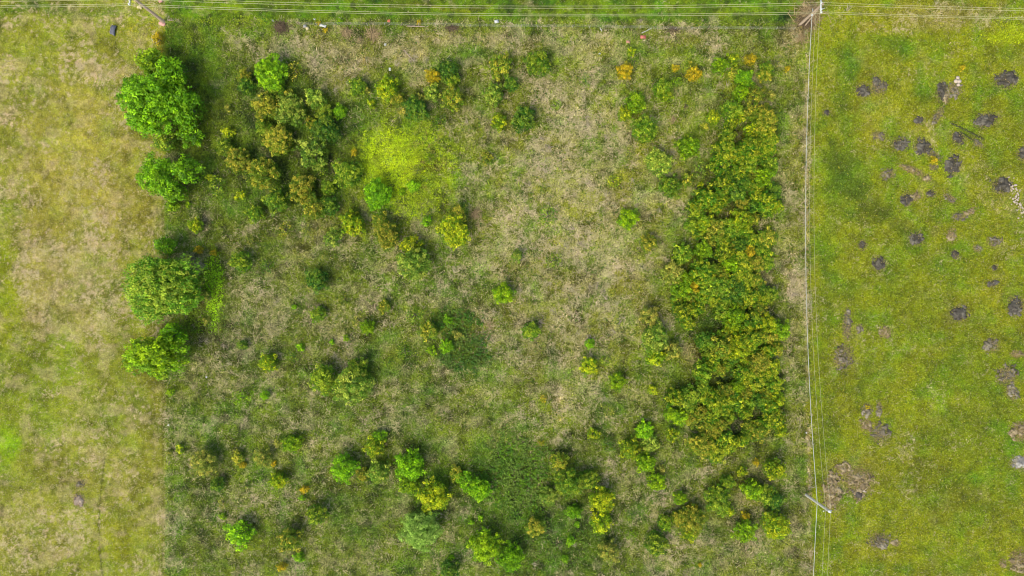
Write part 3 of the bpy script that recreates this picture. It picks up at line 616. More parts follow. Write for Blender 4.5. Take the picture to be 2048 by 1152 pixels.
# --- the long thicket along the right side of the rough field
TH_TOP = [(1440,131,16,'N'),(1467,118,12,'Y'),(1500,118,12,'F'),(1466,146,12,'O'),(1489,158,17,'L'),(1483,185,14,'N'),(1530,150,14,'O'),(1510,190,17,'O'),
          (1465,220,20,'M'),(1482,235,10,'Y'),(1500,225,16,'O'),(1528,222,16,'O'),(1545,190,10,'T')]
LIM = [(240,1462,1555),(275,1432,1556),(310,1425,1556),(350,1428,1556),(380,1415,1560),(400,1385,1565),(450,1372,1562),(480,1400,1553),(515,1398,1552),(545,1372,1550),
       (575,1345,1555),(610,1342,1563),(640,1360,1560),(670,1390,1572),(700,1392,1565),(740,1375,1562),(775,1345,1568),(800,1322,1572),(830,1330,1572),(855,1352,1550),(885,1372,1495),(905,1400,1480)]
GAPS = [(1412,645,20),(1375,722,22),(1455,424,15),(1530,448,11),(1545,560,16),(1423,518,10),(1430,768,9),(1462,745,8),(1380,860,9),(1515,825,12),(1470,850,9),(1560,540,8),(1480,262,12),(1540,617,8),(1375,760,14)]
def lims(y):
    for (y0, a0, b0), (y1, a1, b1) in zip(LIM, LIM[1:]):
        if y0 <= y <= y1: t_ = (y - y0) / (y1 - y0); return a0 + t_ * (a1 - a0), b0 + t_ * (b1 - b0)
    return None
th = list(TH_TOP); rr_ = random.Random(12); tries = 0; pts = []
while tries < 9000 and len(pts) < 158:
    tries += 1; y = rr_.uniform(240, 905); ll = lims(y); x = rr_.uniform(1320, 1575)
    r0 = rr_.choice([13, 15, 17, 19, 21, 23])
    if not (ll[0] + r0 * .55 < x < ll[1] - r0 * .75): continue
    if any(math.hypot(x - gx_, y - gy_) < gr + r0 * .8 for gx_, gy_, gr in GAPS): continue
    if any(math.hypot(x - a[0], y - a[1]) < .63 * (r0 + a[2]) for a in pts): continue
    edge = min(x - ll[0], ll[1] - x)
    pal = rr_.choices(['O', 'B', 'N', 'M', 'D', 'Y', 'F'], [5, 10, 1, 5, 2, 1.2, .5])[0]
    if ll[1] - x < 30 and rr_.random() < .5: pal = rr_.choice('YOB')
    pts.append((x, y, r0, pal))
TH0 = len(PLANTS)
for a in th + pts: put(a[0], a[1], a[2], a[3], hk=.95 * random.uniform(.72, 1.4))
print('plants', len(PLANTS))

# ------------------------------------------------------------------ labels that single each plant out
LM = [(305,190,'the largest corner tree'),(335,350,'the twin crowned tree'),(325,572,'the big olive tree'),(308,708,'the lowest boundary tree'),
      (540,145,'the round lime bush'),(805,330,'the lime weed bed'),(928,700,'the central bramble bed'),(1034,945,'the lower bramble bed'),(841,1060,'the willow bush'),
      (1203,1023,'the pair of tall yellow shrubs'),(752,388,'the vivid green bush'),(1600,50,'the brush heap under the pole'),(1287,75,'the red board'),
      (740,72,'the pale twig heap'),(1130,815,'the bare sandy patch'),(1636,1005,'the lone concrete pole'),(1900,180,'the black soil heaps')]
SPECIAL = {(907,465):'dense round yellow shrub with a smaller orange tipped one behind it',(825,528):'large pale olive shrub, lower half of a two tier pair',
 (820,492):'yellow shrub capping the large pale olive shrub',(1203,1000):'upper of the pair of tall bright yellow shrubs near the bottom',
 (1203,1045):'lower of the pair of tall bright yellow shrubs near the bottom',(1347,545):'pale tan flowering shrub at the left edge of the thicket',
 (478,1070):'spiky lime green sapling at the lower left of the rough field',(687,936):'vivid green dome shaped shrub in the lower rough field',
 (867,996):'large golden yellow shrub just above the willow bush',(1250,142):'golden yellow shrub below the two red boards',(1389,147):'golden yellow shrub left of the thicket top',
 (313,75):'golden yellow shrub inside the wire hoop',(774,175):'bright yellow shrub above the lime weed bed',(405,925):'pale tan flowering shrub in the lower left corner of the rough field',
 (1925,135):'small golden weed bush above the upper soil heaps',(1868,321):'golden weed bush beside the black soil heaps',(405,591):'pale tan shrub leaning out of the big olive tree',
 (412,641):'small tan shrub at the lower right of the big olive tree'}
def sizew(r): return 'tiny' if r < 7 else 'small' if r < 13 else 'medium' if r < 20 else 'large'
ORD = ['first','second','third','fourth','fifth','sixth','seventh','eighth','ninth','tenth','eleventh','twelfth','thirteenth','fourteenth','fifteenth','sixteenth','seventeenth','eighteenth','nineteenth','twentieth'] + ['later'] * 40
buckets = {}
for i, (o, px, py, r, pal, noun, lb, key) in enumerate(PLANTS):
    sp = SPECIAL.get((int(px), int(py)))
    if sp: o['label'] = sp; continue
    col = PAL[pal][2]; fm = {'sparse': 'thin ', 'spiky': 'spiky '}.get(key, '')
    if i >= TH0:
        ll = lims(py) or (1440, 1545)
        f_ = (px - ll[0]) / (ll[1] - ll[0]); side = 'field side' if f_ < .3 else 'fence side' if f_ > .7 else 'middle'
        part = 'top end' if py < 240 else 'upper part' if py < 370 else 'upper middle' if py < 500 else 'middle part' if py < 630 else 'lower middle' if py < 760 else 'bottom part'
        b = ('T', sizew(r), col, side, part, noun); buckets.setdefault(b, []).append((py, o))
    else:
        d, lx, ly, ln = min((math.hypot(px - a, py - b_), a, b_, nme) for a, b_, nme in LM)
        dx, dy = px - lx, py - ly
        dr = ('right of' if dx > 0 else 'left of') if abs(dx) > 1.6 * abs(dy) else ('below' if dy > 0 else 'above') if abs(dy) > 1.6 * abs(dx) else \
             ('below and ' if dy > 0 else 'above and ') + ('right of' if dx > 0 else 'left of')
        buckets.setdefault(('F', sizew(r), fm + col, dr, ln, noun), []).append((d, o))
for b, lst in buckets.items():
    lst.sort(key=lambda q: q[0])
    for i, (_, o) in enumerate(lst):
        if b[0] == 'T':
            o['label'] = f'{b[1]} {b[2]} {b[5]} in the {b[4]} of the thicket, {b[3]}' if len(lst) == 1 else f'{ORD[i]} {b[1]} {b[2]} {b[5]} down the {b[4]} of the thicket, {b[3]}'
            o['group'] = 'shrubs of the long thicket'
        else:
            o['label'] = f'{b[1]} {b[2]} {b[5]} {b[3]} {b[4]}' if len(lst) == 1 else f'{ORD[i]} nearest {b[1]} {b[2]} {b[5]} {b[3]} {b[4]}'
for q in PLANTS:
    if 'group' not in q[0]: q[0]['group'] = q[5] + 's scattered over the rough field'

# ------------------------------------------------------------------ black soil heaps in the pasture
M_soil = simple_mat('black_soil', (84, 78, 84), .85, 5, .45, .8)
M_soil.node_tree.nodes['Principled BSDF'].inputs['Specular IOR Level'].default_value = .3
M_clod = leafy_mat('soil_clods', trans=0.0)
def soil_heap(px, py, rx, ry, label, ang=0.0, tone=(74, 70, 76), ragged=.5, cover=1.0, seed=0, pale=.1, name='soil_heap', hh=None):
    r = np.random.default_rng(9000 + seed); k = PXM
    x0, y0 = gxy(px, py); R = (rx + ry) / 2 * k
    h = hh or min(.35, .10 + .16 * R); ca, sa = math.cos(ang), math.sin(ang)
    ox = r.uniform(0, 90)
    a_, b_ = rx * k, ry * k; cs = .07; nu, nv = int(a_ * 1.7 / cs) + 1, int(b_ * 1.7 / cs) + 1
    gu, gv = np.meshgrid(np.arange(-nu, nu + 1) * cs, np.arange(-nv, nv + 1) * cs)
    def ff(u, v): return 1 - np.sqrt((u / a_) ** 2 + (v / b_) ** 2) + ragged * 4.2 * (fbm(u / (.55 * min(a_, b_) + .25) + ox, v / (.55 * min(a_, b_) + .25), 77, 5, .62) - .52) + ragged * 2.6 * (fbm(u * 3.1 + ox, v * 3.1, 76, 2) - .5)
    f = ff(gu, gv); U = gu * ca - gv * sa; W = gu * sa + gv * ca
    zz = ground_z(U + x0, W + y0) - .05 + h * 1.2 * np.clip(f, 0, 1) ** .6 * (.5 + fbm((U + ox) * 2.2, W * 2.2, 78, 3)) + .10 * (fbm((U + ox) * 6, W * 6, 79, 2) - .3)
    zz = zz + .05 * np.clip(f * 6, 0, 1)
    ids = np.arange(f.size).reshape(f.shape); keepc = (f[:-1, :-1] > -.02) & (f[1:, 1:] > -.02) & (f[1:, :-1] > -.02) & (f[:-1, 1:] > -.02)
    if cover < 1: keepc &= (fbm((U[:-1, :-1] + ox) * 2.6, W[:-1, :-1] * 2.6, 86, 3) > .36)
    Fc = np.stack([ids[:-1, :-1][keepc], ids[:-1, 1:][keepc], ids[1:, 1:][keepc], ids[1:, :-1][keepc]], -1)
    used, inv = np.unique(Fc, return_inverse=True); V = np.stack([U, W, zz], -1).reshape(-1, 3)[used]; Fc = inv.reshape(-1, 4)
    U, W = V[:, 0], V[:, 1]
    tv = sstep(.35, .7, fbm((U + ox) * 1.6, W * 1.6, 83, 3))[:, None]
    col = alb(tone) * (1 - tv) + alb(tuple(min(255, c_ + 34) for c_ in tone)) * tv
    col = col * (.55 + .9 * fbm((U + ox) * 5, W * 5, 80, 2))[:, None] / np.array([1, 1, .72])
    # clods and stubble
    nc = int(90 + 420 * R * R); a = r.uniform(0, 6.283, nc); d = np.sqrt(r.random(nc)) * 1.15; d = np.where(r.random(nc) < .25, d * 1.3, d); d *= .75 + .5 * fbm(np.cos(a) * 2 + ox, np.sin(a) * 2, 88, 3)
    u = d * rx * k * np.cos(a); v = d * ry * k * np.sin(a); cu = u * ca - v * sa; cv = u * sa + v * ca
    s = r.uniform(.03, .11, nc) * (1 - .35 * np.clip(d - .8, 0, 1)); q = r.uniform(0, 6.283, nc)
    cz = ground_z(cu + x0, cv + y0) + h * np.clip(1 - d ** 1.6, 0, 1) * .9
    K = []
    for m_ in range(4): K.append(np.stack([cu + s * np.cos(q + m_ * 1.57) * r.uniform(.6, 1.3, nc), cv + s * np.sin(q + m_ * 1.57) * r.uniform(.6, 1.3, nc), cz - .01], -1))
    K.append(np.stack([cu, cv, cz + s * r.uniform(.6, 1.1, nc)], -1))
    CV = np.stack(K, 1).reshape(-1, 3); b0 = np.arange(nc)[:, None] * 5
    CF = np.concatenate([b0 + np.array([[0, 1, 4, 4]]), b0 + np.array([[1, 2, 4, 4]]), b0 + np.array([[2, 3, 4, 4]]), b0 + np.array([[3, 0, 4, 4]])])
    tone_c = np.where((r.random(nc) < pale)[:, None], alb((176, 156, 138)), alb(tone) * r.uniform(.6, 1.5, nc)[:, None])
    root = empty(name, x0, y0); tag(root, label, 'soil heap', 'dug soil heaps in the grass')
    o = mesh_obj('mound', V, Fc, M_clod, root, attrs={'Col': np.clip(col, .01, .6)}, smooth=True)
    tri = CF[:, :3]
    o2 = mesh_obj('clods', CV, tri, M_clod, root, attrs={'Col': np.clip(np.repeat(tone_c, 5, 0), .01, .6)}); o2['kind'] = 'stuff'
    # dead and green stalks round the rim
    ns = int(60 + 70 * R * R * 2 * (2 - cover)); a = r.uniform(0, 6.283, ns); d = r.uniform(.45 if cover < 1 else .8, 1.25, ns)
    u = d * rx * k * np.cos(a); v = d * ry * k * np.sin(a); su = u * ca - v * sa; sv = u * sa + v * ca; q = r.uniform(0, 6.283, ns); L = r.uniform(.12, .4, ns); wd = .025
    z = ground_z(su + x0, sv + y0) + h * np.clip(1 - d ** 1.6, 0, 1) + .03
    SV = np.stack([np.stack([su - np.sin(q) * wd, sv + np.cos(q) * wd, z], -1), np.stack([su + np.sin(q) * wd, sv - np.cos(q) * wd, z], -1),
                   np.stack([su + np.cos(q) * L, sv + np.sin(q) * L, z + r.uniform(.03, .12, ns)], -1)], 1).reshape(-1, 3)
    cc = np.where((r.random(ns) < .6)[:, None], alb((190, 170, 134)), alb((120, 146, 50)))
    mesh_obj('stalks', SV, np.arange(ns * 3).reshape(-1, 3), M_grass, root, attrs={'Col': np.repeat(cc, 3, 0)})['kind'] = 'stuff'
    return root
for i, (px, py, rx, ry, ang, tone, lb) in enumerate(HEAPS):
    soft = tone in (BRN, GRY)
    soil_heap(px, py, rx * HK, ry * HK, lb, ang, tone, .5 if soft else .35, .7 if soft else 1.0, i, .22 if soft else .06)
def soil_strip(p0, p1, wpx, label, seed):
    """a long scraped strip of dark soil with grass growing through"""
    r = np.random.default_rng(seed); a = np.array(gxy(*p0)); b = np.array(gxy(*p1)); d = b - a; L = np.linalg.norm(d); d /= L; nrm = np.array([-d[1], d[0]])
    n = int(L / .1); V, Fc = [], []
    for i in range(n + 1):
        t_ = i / n; c = a + d * L * t_; w_ = wpx * PXM * (.6 + .8 * float(fbm(np.array([t_ * 14.]), np.array([seed * 1.3]), 66, 3)[0])) * min(1, 6 * min(t_, 1 - t_) + .25)
        for s_ in (-1, -.4, .4, 1):
            q = c + nrm * w_ * s_; V.append((q[0] - a[0], q[1] - a[1], float(ground_z(q[:1], q[1:])[0]) + (.07 if abs(s_) < .5 else -.03) + r.uniform(-.02, .02)))
    for i in range(n):
        for s_ in range(3): Fc.append((i * 4 + s_, (i + 1) * 4 + s_, (i + 1) * 4 + s_ + 1, i * 4 + s_ + 1))
    V = np.array(V); root = empty('soil_strip', a[0], a[1]); tag(root, label, 'soil strip')
    mesh_obj('mound', V, np.array(Fc), M_clod, root, attrs={'Col': np.tile(alb((82, 80, 78)), (len(V), 1)) * r.uniform(.7, 1.3, (len(V), 1))})
    m = int(L * 60); t_ = r.uniform(0, L, m); u = r.normal(0, wpx * PXM * .9, m); P = a * 0 + d * t_[:, None] + nrm * u[:, None]
    P3 = np.concatenate([P, (ground_z(P[:, 0] + a[0], P[:, 1] + a[1]) + r.uniform(.05, .2, m))[:, None]], 1)
    Vv, Ff = leaf_quads(P3, upish(m, r, .8), .07 * r.uniform(.5, 1.3, m), r, .4)
    cc = alb((92, 112, 44)) * r.uniform(.6, 1.4, m)[:, None]
    mesh_obj('weeds', Vv, Ff, M_grass, root, attrs={'Col': np.repeat(cc, 4, 0)})
soil_strip((1899,244),(1969,279),3.2,'upper long dark scraped soil strip with weeds between the heaps',3)
soil_strip((1918,262),(1948,282),2.2,'lower shorter dark scraped soil strip with weeds between the heaps',4)

# ------------------------------------------------------------------ poles, crossarms and wires
M_conc = simple_mat('concrete', (176, 174, 160), .85, 5, .15, .2)
M_wood = simple_mat('weathered_wood', (166, 146, 122), .9, 4, .25, .4)
M_white = simple_mat('white_porcelain', (224, 226, 222), .35, 3, .05, .05)
M_wire = simple_mat('aluminium_wire', (206, 204, 150), .5, 3, .05, .0)
M_cable = simple_mat('grey_cable', (206, 208, 192), .5, 3, .05, .0)
def cyl(p, q, r0, r1, sides=14, caps=True):
    V, Fc = tube([p, q], [r0, r1], sides)
    V = list(V); Fc = [tuple(f) for f in Fc]
    if caps:
        for e, c_ in ((0, p), (1, q)):
            V.append(np.array(c_, float)); ci = len(V) - 1
            for s_ in range(0, sides, 2): Fc.append((ci, e * sides + s_, e * sides + (s_ + 1) % sides, e * sides + (s_ + 2) % sides))
    return np.array(V), np.array(Fc)
def box(cx, cy, cz, sx, sy, sz, rz=0.0, jit=0.0):
    c, s = math.cos(rz), math.sin(rz); V = []
    for dz in (-1, 1):
        for dx, dy in ((-1, -1), (1, -1), (1, 1), (-1, 1)):
            x, y = dx * sx / 2 + random.uniform(-jit, jit), dy * sy / 2 + random.uniform(-jit, jit)
            V.append((cx + x * c - y * s, cy + x * s + y * c, cz + dz * sz / 2 + random.uniform(-jit, jit)))
    return np.array(V), np.array([(0, 3, 2, 1), (4, 5, 6, 7), (0, 1, 5, 4), (1, 2, 6, 5), (2, 3, 7, 6), (3, 0, 4, 7)])
def insul(x, y, z, h=.22, r=.07):
    parts = [cyl((x, y, z), (x, y, z + h), r * .4, r * .4, 10)]
    for k_ in range(3): parts.append(cyl((x, y, z + .04 + k_ * h / 3.4), (x, y, z + .08 + k_ * h / 3.4), r * 1.2, r * .8, 12))
    return join(parts)
HP = 7.6
def pole(base, mat, label, name='utility_pole', r0=.20, r1=.14, h=HP, lean=(0, 0)):
    x, y = gxy(*base); root = empty(name, x, y); tag(root, label, 'utility pole')
    v, f = cyl((0, 0, -.3), (lean[0], lean[1], h), r0, r1, 16); mesh_obj('pole_shaft', v, f, mat, root, smooth=False)
    return root, x, y
# corner pole (north west)
p1, x1, y1 = pole((328,44), M_wood, 'weathered wooden utility pole at the top left corner, leaning outward', r0=.24, r1=.17, lean=(-.05, .1))
# north east pole with a bracing strut beside it
p2, x2, y2 = pole((1599,50), M_wood, 'wooden utility pole over the brush heap at the top right', r0=.20, r1=.14)
v, f = cyl((.75, -.2, -.3), (.08, .05, HP - .6), .11, .08, 12); mesh_obj('brace', v, f, M_wood, p2)
# south east pole
p3, x3, y3 = pole((1611,989), M_conc, 'pale concrete utility pole beside the pasture at the lower right', r0=.19, r1=.17)
v, f = join([cyl((-.15, .12, HP + .02), (.28, .12, HP + .02), .07, .07, 10), cyl((0, 0, HP), (0, 0, HP + .12), .2, .17, 14)]); mesh_obj('pole_cap', v, f, M_white, p3)
for dx in (-.78, .05):
    if dx < 0: v, f = cyl((-.1, 0, HP - .25), (dx, -.0, HP - .25), .035, .035, 8); mesh_obj('crossarm', v, f, M_conc, p3)
    v, f = insul(dx, 0, HP - .22 if dx < 0 else HP + .12, .2, .06); mesh_obj('insulator', v, f, M_white, p3)
def invh(px, py, h): return gxy(px, py, h)
HW = 7.8
# crossarms run across the long wires (picture vertical)
def crossarm(root, x0, y0, py_list, pxx, h, ylo, yhi):
    ax_, _ = invh(pxx, 0, h); ya = invh(0, ylo, h)[1]; yb = invh(0, yhi, h)[1]
    v, f = join([box(ax_ - x0, (ya + yb) / 2 - y0, h - .28, .16, abs(yb - ya) + .3, .16)]); mesh_obj('crossarm', v, f, M_white, root)
    for py in py_list:
        yy = invh(0, py, h)[1]; v, f = insul(ax_ - x0, yy - y0, h - .2, .24, .10); mesh_obj('insulator', v, f, M_white, root)
WY1 = [-6, -1.5, 7.5, 11.2]     # wire heights in the photo at the corner pole
WY2 = [5.0, 9.5, 23.5, 27]     # and at the north east pole
crossarm(p1, x1, y1, WY1[:3], 257, HW, -8, 7)
crossarm(p2, x2, y2, [5.0, 18, 24], 1643.5, HW, -3, 22)
v, f = cyl((invh(1641,18,HW)[0] - x2, invh(1641,18,HW)[1] - y2, HW - .25), (invh(1651,18,HW)[0] - x2, invh(1651,15,HW)[1] - y2, HW - .25), .05, .05, 8); mesh_obj('bracket', v, f, M_white, p2)
v, f = cyl((0, 0, HP - .5), (invh(1643,10,HW)[0] - x2, invh(1643,10,HW)[1] - y2, HW - .3), .06, .06, 8); mesh_obj('arm_bolt', v, f, M_wood, p2)
def wire(name, pts3, label, r, mat, cat, group=None):
    """pts3: list of spans ((x,y,z),(x,y,z),sag)"""
    P = []
    for i, (a, b, sag) in enumerate(pts3):
        a = np.array(a); b = np.array(b); n_ = 28
        for k_ in range(n_ + (i == len(pts3) - 1)):
            t_ = k_ / n_; q = a + (b - a) * t_; q[2] -= 4 * sag * t_ * (1 - t_); P.append(q)
    v, f = tube(P, [r] * len(P), 6); o = mesh_obj(name, v, f, mat, smooth=True)
    return tag(o, label, cat, group)
names = ['uppermost', 'second', 'third', 'lowest']
for i in range(4):
    A = (*invh(257, WY1[i], HW), HW); B = (*invh(1643.5, WY2[i], HW), HW)
    Lf = (*invh(-1130, WY1[i] + (WY1[i] - WY2[i]) * .9, HW), HW); Rt = (*invh(3030, WY2[i] + 12 + (1 if i else 0), HW), HW)
    wire('power_line', [(Lf, A, 1.6), (A, B, 1.95), (B, Rt, 1.6)], f'{names[i]} of the four pale power wires running along the top edge', .019, M_wire, 'power line', 'power wires along the top edge')
CH = 4.2
A = (*invh(1624, 30, CH), CH); B = (*invh(1634.5, 1004, CH), CH); Cc = (*invh(1619, 2000, CH), CH)
wire('telephone_cable', [(A, B, 2.9), (B, Cc, 1.6)], 'thick pale cable strung down the right side between the poles', .036, M_cable, 'cable')
v, f = join([box(A[0] - x2, A[1] - y2, CH, .2, .2, .3), box(A[0] - x2 + .1, A[1] - y2 + .45, CH, .08, .9, .08)]); mesh_obj('cable_clamp', v, f, M_white, p2)
for k_, (xa, xb, xc, nm) in enumerate(((1632, 1651.5, 1638, 'left'), (1640, 1661.5, 1656, 'right'))):
    A = (*invh(xa, 22, HW), HW); B = (*invh(xb, 1018, HW), HW); Cc = (*invh(xc, 2050, HW), HW)
    wire('power_line', [(A, B, 3.3), (B, Cc, 1.8)], f'{nm} one of the two thin power wires beside the thick cable', .013, M_wire, 'power line', 'thin wires down the right side')

# ------------------------------------------------------------------ old wire fence along the top of the rough field
fe = empty('wire_fence', *gxy(1080, 58)); tag(fe, 'old sagging wire fence with thin posts along the top of the rough field', 'fence')
fx0, fy0 = gxy(1080, 58); fr = random.Random(3); prev = None; tops = []
for i in range(30):
    px = 600 + i * 34.0; py = 50 + (px - 600) * .0105 + fr.uniform(-1, 1)
    x, y = gxy(px, py); lx, ly = fr.uniform(-.12, .12), fr.uniform(-.12, .12)
    v, f = cyl((x - fx0, y - fy0, -.2), (x - fx0 + lx, y - fy0 + ly, 1.0), .035, .03, 8); mesh_obj('post', v, f, M_conc if i % 3 else M_wood, fe)
    tops.append((x - fx0 + lx * .8, y - fy0 + ly * .8))
for hz in (.35, .7, 1.05):
    P = [(a, b, hz + fr.uniform(-.06, .06)) for a, b in tops]
    v, f = tube(P, [.007] * len(P), 4); mesh_obj('fence_wire', v, f, M_cable, fe)

# ------------------------------------------------------------------ brush heaps, rubbish and small things lying about
M_twig_d = simple_mat('dark_twigs', (116, 100, 96), .95, 3, .3, .3)
M_twig_p = simple_mat('pale_twigs', (188, 166, 148), .95, 3, .25, .3)
def twig_col(n, dark, seed):
    r = np.random.default_rng(seed); base = alb((128, 110, 100)) if dark else alb((196, 172, 146)); c = base * r.uniform(.35, 1.35, n)[:, None] / np.array([1, 1, .78]); return np.clip(c, .01, .7)
def brush(px, py, rx, ry, n, h, mat, label, seed, lmax=1.2, rad=.02, core=False):
    r = np.random.default_rng(seed); x, y = gxy(px, py); parts = []
    for i in range(int(n * .55)):
        a = r.uniform(0, 6.283); d = abs(r.normal(0, .52)) * (.7 + .6 * float(vnoise(np.array([math.cos(a) * 2 + seed]), np.array([math.sin(a) * 2 + 9.]), 7)[0])); cx, cy = d * rx * PXM * math.cos(a), d * ry * PXM * math.sin(a)
        b = r.uniform(0, 6.283) if not core else a + r.normal(0, .9); L = r.uniform(.3, lmax * 1.5); zz = h * max(0, 1 - d) * r.uniform(.3, 1.1) + .08
        g0 = float(ground_z(np.array([x + cx]), np.array([y + cy]))[0])
        p0 = (cx - math.cos(b) * L / 2, cy - math.sin(b) * L / 2, g0 + zz * .6); p1_ = (cx + r.normal(0, .06), cy + r.normal(0, .06), g0 + zz + .05)
        p2_ = (cx + math.cos(b) * L / 2, cy + math.sin(b) * L / 2, g0 + zz * r.uniform(.5, 1.2))
        q = rad * r.uniform(.5, 1.7); parts.append(tube([p0, p1_, p2_], [q, q * .8, q * .4], 4))
    v, f = join(parts); tc_ = np.repeat(twig_col(len(parts), mat is M_twig_d, seed), len(parts[0][0]), 0)
    o = mesh_obj('brush_pile', v, f, M_clod, attrs={'Col': tc_}); o.location = (x, y, 0); return tag(o, label, 'brush pile', 'heaps of cut twigs')
brush(1617,30,26,30,900,.9,M_twig_p,'large pale heap of cut branches under the top right pole',1,1.9,.03)
brush(1613,44,22,20,420,.7,M_twig_d,'dark tangled branches inside the large heap at the top right',2,1.6,.03)
brush(1602,76,14,18,200,.3,M_twig_p,'loose twigs spilling below the top right brush heap',3,1.1,.022)
brush(562,56,20,14,420,.6,M_twig_d,'dark grey twig heap by the fence at the top left',4,1.1,.028)
brush(694,66,15,11,240,.4,M_twig_p,'low pinkish twig heap right of the white sheet',5,1.1,.024)
brush(746,70,15,14,200,.4,M_twig_p,'pale spread of long stalks right of the low pinkish twig heap',6,1.9,.024)
brush(720,24+56,8,6,40,.2,M_twig_p,'thin scatter of twigs between the two pale twig heaps',7,.8,.02)
brush(1345,60,20,8,160,.3,M_twig_d,'brownish twig line by the fence right of the red boards',8,.9,.022)
brush(905,57,26,8,200,.3,M_twig_d,'brownish twig line by the middle of the fence',9,1.0,.022)
brush(950,430,18,22,160,.5,M_twig_p,'bare grey bush of dry branches right of the round yellow shrub',10,1.4,.02,True)
brush(1346,214+26,9,7,90,.3,M_twig_p,'small pale dry bush near the upper part of the thicket',11,.8,.02)
brush(1370,213,5,5,50,.3,M_twig_d,'tiny grey dry bush above the small pale dry bush',12,.6,.02)
brush(980,650,10,24,110,.2,M_twig_p,'strip of pale fallen stalks right of the central brambles',13,1.2,.02)

M_blk = simple_mat('dark_plastic', (96, 98, 108), .6, 8, .2, .4)
M_pink = simple_mat('pink_sheet', (222, 168, 152), .7, 10, .12, .3)
M_red = simple_mat('red_board', (220, 116, 100), .6, 12, .2, .2)
M_brick = simple_mat('salmon_board', (196, 146, 116), .8, 12, .2, .2)
M_paper = simple_mat('white_plastic', (214, 214, 206), .5, 10, .05, .3)
M_cream = simple_mat('cream_foam', (222, 206, 150), .8, 10, .1, .2)
M_stone = simple_mat('pale_stone', (204, 186, 166), .9, 8, .18, .5)
M_greyb = simple_mat('grey_block', (168, 168, 160), .9, 8, .15, .3)
def crumple(name, px, py, sx, sy, hz, rz, mat, label, cat, seed, n_=12, rag=.25):
    """a thin crumpled sheet or bag lying in the grass"""
    r = np.random.default_rng(seed); x, y = gxy(px, py); u = np.linspace(-1, 1, n_); U, W = np.meshgrid(u, u)
    th = np.arctan2(W, U); k_ = 1 + rag * 2 * (fbm(np.cos(th) * 1.5 + seed, np.sin(th) * 1.5, 55, 3) - .5)
    X_ = U * sx * PXM / 2 * k_; Y_ = W * sy * PXM / 2 * k_; Zt = .12 + hz * fbm(U * 2 + seed * 3, W * 2, 56, 3) * (1.15 - .5 * (U ** 2 + W ** 2))
    c, s = math.cos(rz), math.sin(rz); V = np.stack([X_ * c - Y_ * s, X_ * s + Y_ * c, Zt], -1).reshape(-1, 3)
    V2 = V.copy(); V2[:, 2] -= .10; ii = np.arange(n_ * n_).reshape(n_, n_)
    f1 = np.stack([ii[:-1, :-1], ii[:-1, 1:], ii[1:, 1:], ii[1:, :-1]], -1).reshape(-1, 4); f2 = f1[:, ::-1] + n_ * n_
    rim = list(ii[0, :]) + list(ii[1:, -1]) + list(ii[-1, -2::-1]) + list(ii[-2:0:-1, 0]); m_ = len(rim)
    f3 = np.array([(rim[i], rim[i] + n_ * n_, rim[(i + 1) % m_] + n_ * n_, rim[(i + 1) % m_]) for i in range(m_)])
    o = mesh_obj(name, np.concatenate([V, V2]), np.concatenate([f1, f2, f3]), mat); o.location = (x, y, float(ground_z(np.array([x]), np.array([y]))[0]))
    return tag(o, label, cat)
def slab(name, px, py, sx, sy, sz, rz, mat, label, cat, tilt=.12):
    x, y = gxy(px, py); v, f = box(0, 0, 0, sx * PXM, sy * PXM, sz, 0, .015)
    o = mesh_obj(name, v, f, mat); o.location = (x, y, .18 + sz / 2); o.rotation_euler = (tilt, tilt * .6, rz)
    return tag(o, label, cat)
crumple('tarpaulin', 227.5,61,10,19,.5,-.2,M_blk,'dark grey crumpled tarpaulin in the left field near the corner','tarpaulin',1)
crumple('plastic_sheet', 325,48,13,8,.3,-.4,M_pink,'pink crumpled sheet at the foot of the corner pole','sheet',2)
crumple('plastic_bag', 646,52,13,5,.3,-.3,M_paper,'bright white torn plastic sheet by the fence, left part','plastic sheet',3)
crumple('plastic_bag', 280,15,10,6,.3,-.1,M_cream,'cream coloured bag beside the corner pole','bag',4)
crumple('plastic_bag', 322,3,7,6,.3,.3,M_pink,'pale pink bag at the very top edge right of the corner pole','bag',5)
slab('carton', 993,45,8,5.5,.3,.2,M_paper,'bright white box in the grass near the middle of the fence','box')
slab('foam_block', 611,54,6,5,.25,.2,M_greyb,'grey block left of the torn white sheet','block')
slab('foam_block', 616,58.5,6,5,.25,.5,M_cream,'cream block just below the grey block','block')
slab('board', 1286,75,11,6,.08,.05,M_red,'red board lying in the grass, right one of two','board')
slab('board', 1256,84.5,8,5,.08,-.1,M_brick,'salmon board lying in the grass, left one of two','board')
crumple('litter', 778,43,5,5,.15,0,simple_mat('orange_litter',(226,122,80),.6),'orange scrap of litter near the top strip','litter',6)
crumple('litter', 771,90,4,4,.12,0,M_paper,'small white scrap above the bright yellow shrub','litter',7)
crumple('litter', 780,139,4,6,.12,0,M_paper,'white scrap just above the bright yellow shrub','litter',8)
crumple('litter', 546,41,4,4,.12,0,M_greyb,'small grey scrap on the dark twig heap','litter',9)
crumple('litter', 629,39,4,3,.12,0,M_paper,'small white scrap above the cream block','litter',10)
crumple('litter', 338,850,4,3,.12,0,M_paper,'small white scrap on the left boundary line','litter',11)
crumple('litter', 414,754,3,3,.10,0,M_paper,'tiny white scrap right of the lowest boundary tree','litter',12)
crumple('litter', 1199,108,4,3,.10,.3,M_paper,'small white scrap below the middle of the fence','litter',13)
crumple('litter', 1612,865,3,3,.10,.3,M_paper,'tiny white scrap beside the cable at the lower right','litter',14)
crumple('litter', 908,179,3,3,.10,.3,M_paper,'tiny white scrap above the orange tipped shrub','litter',15)
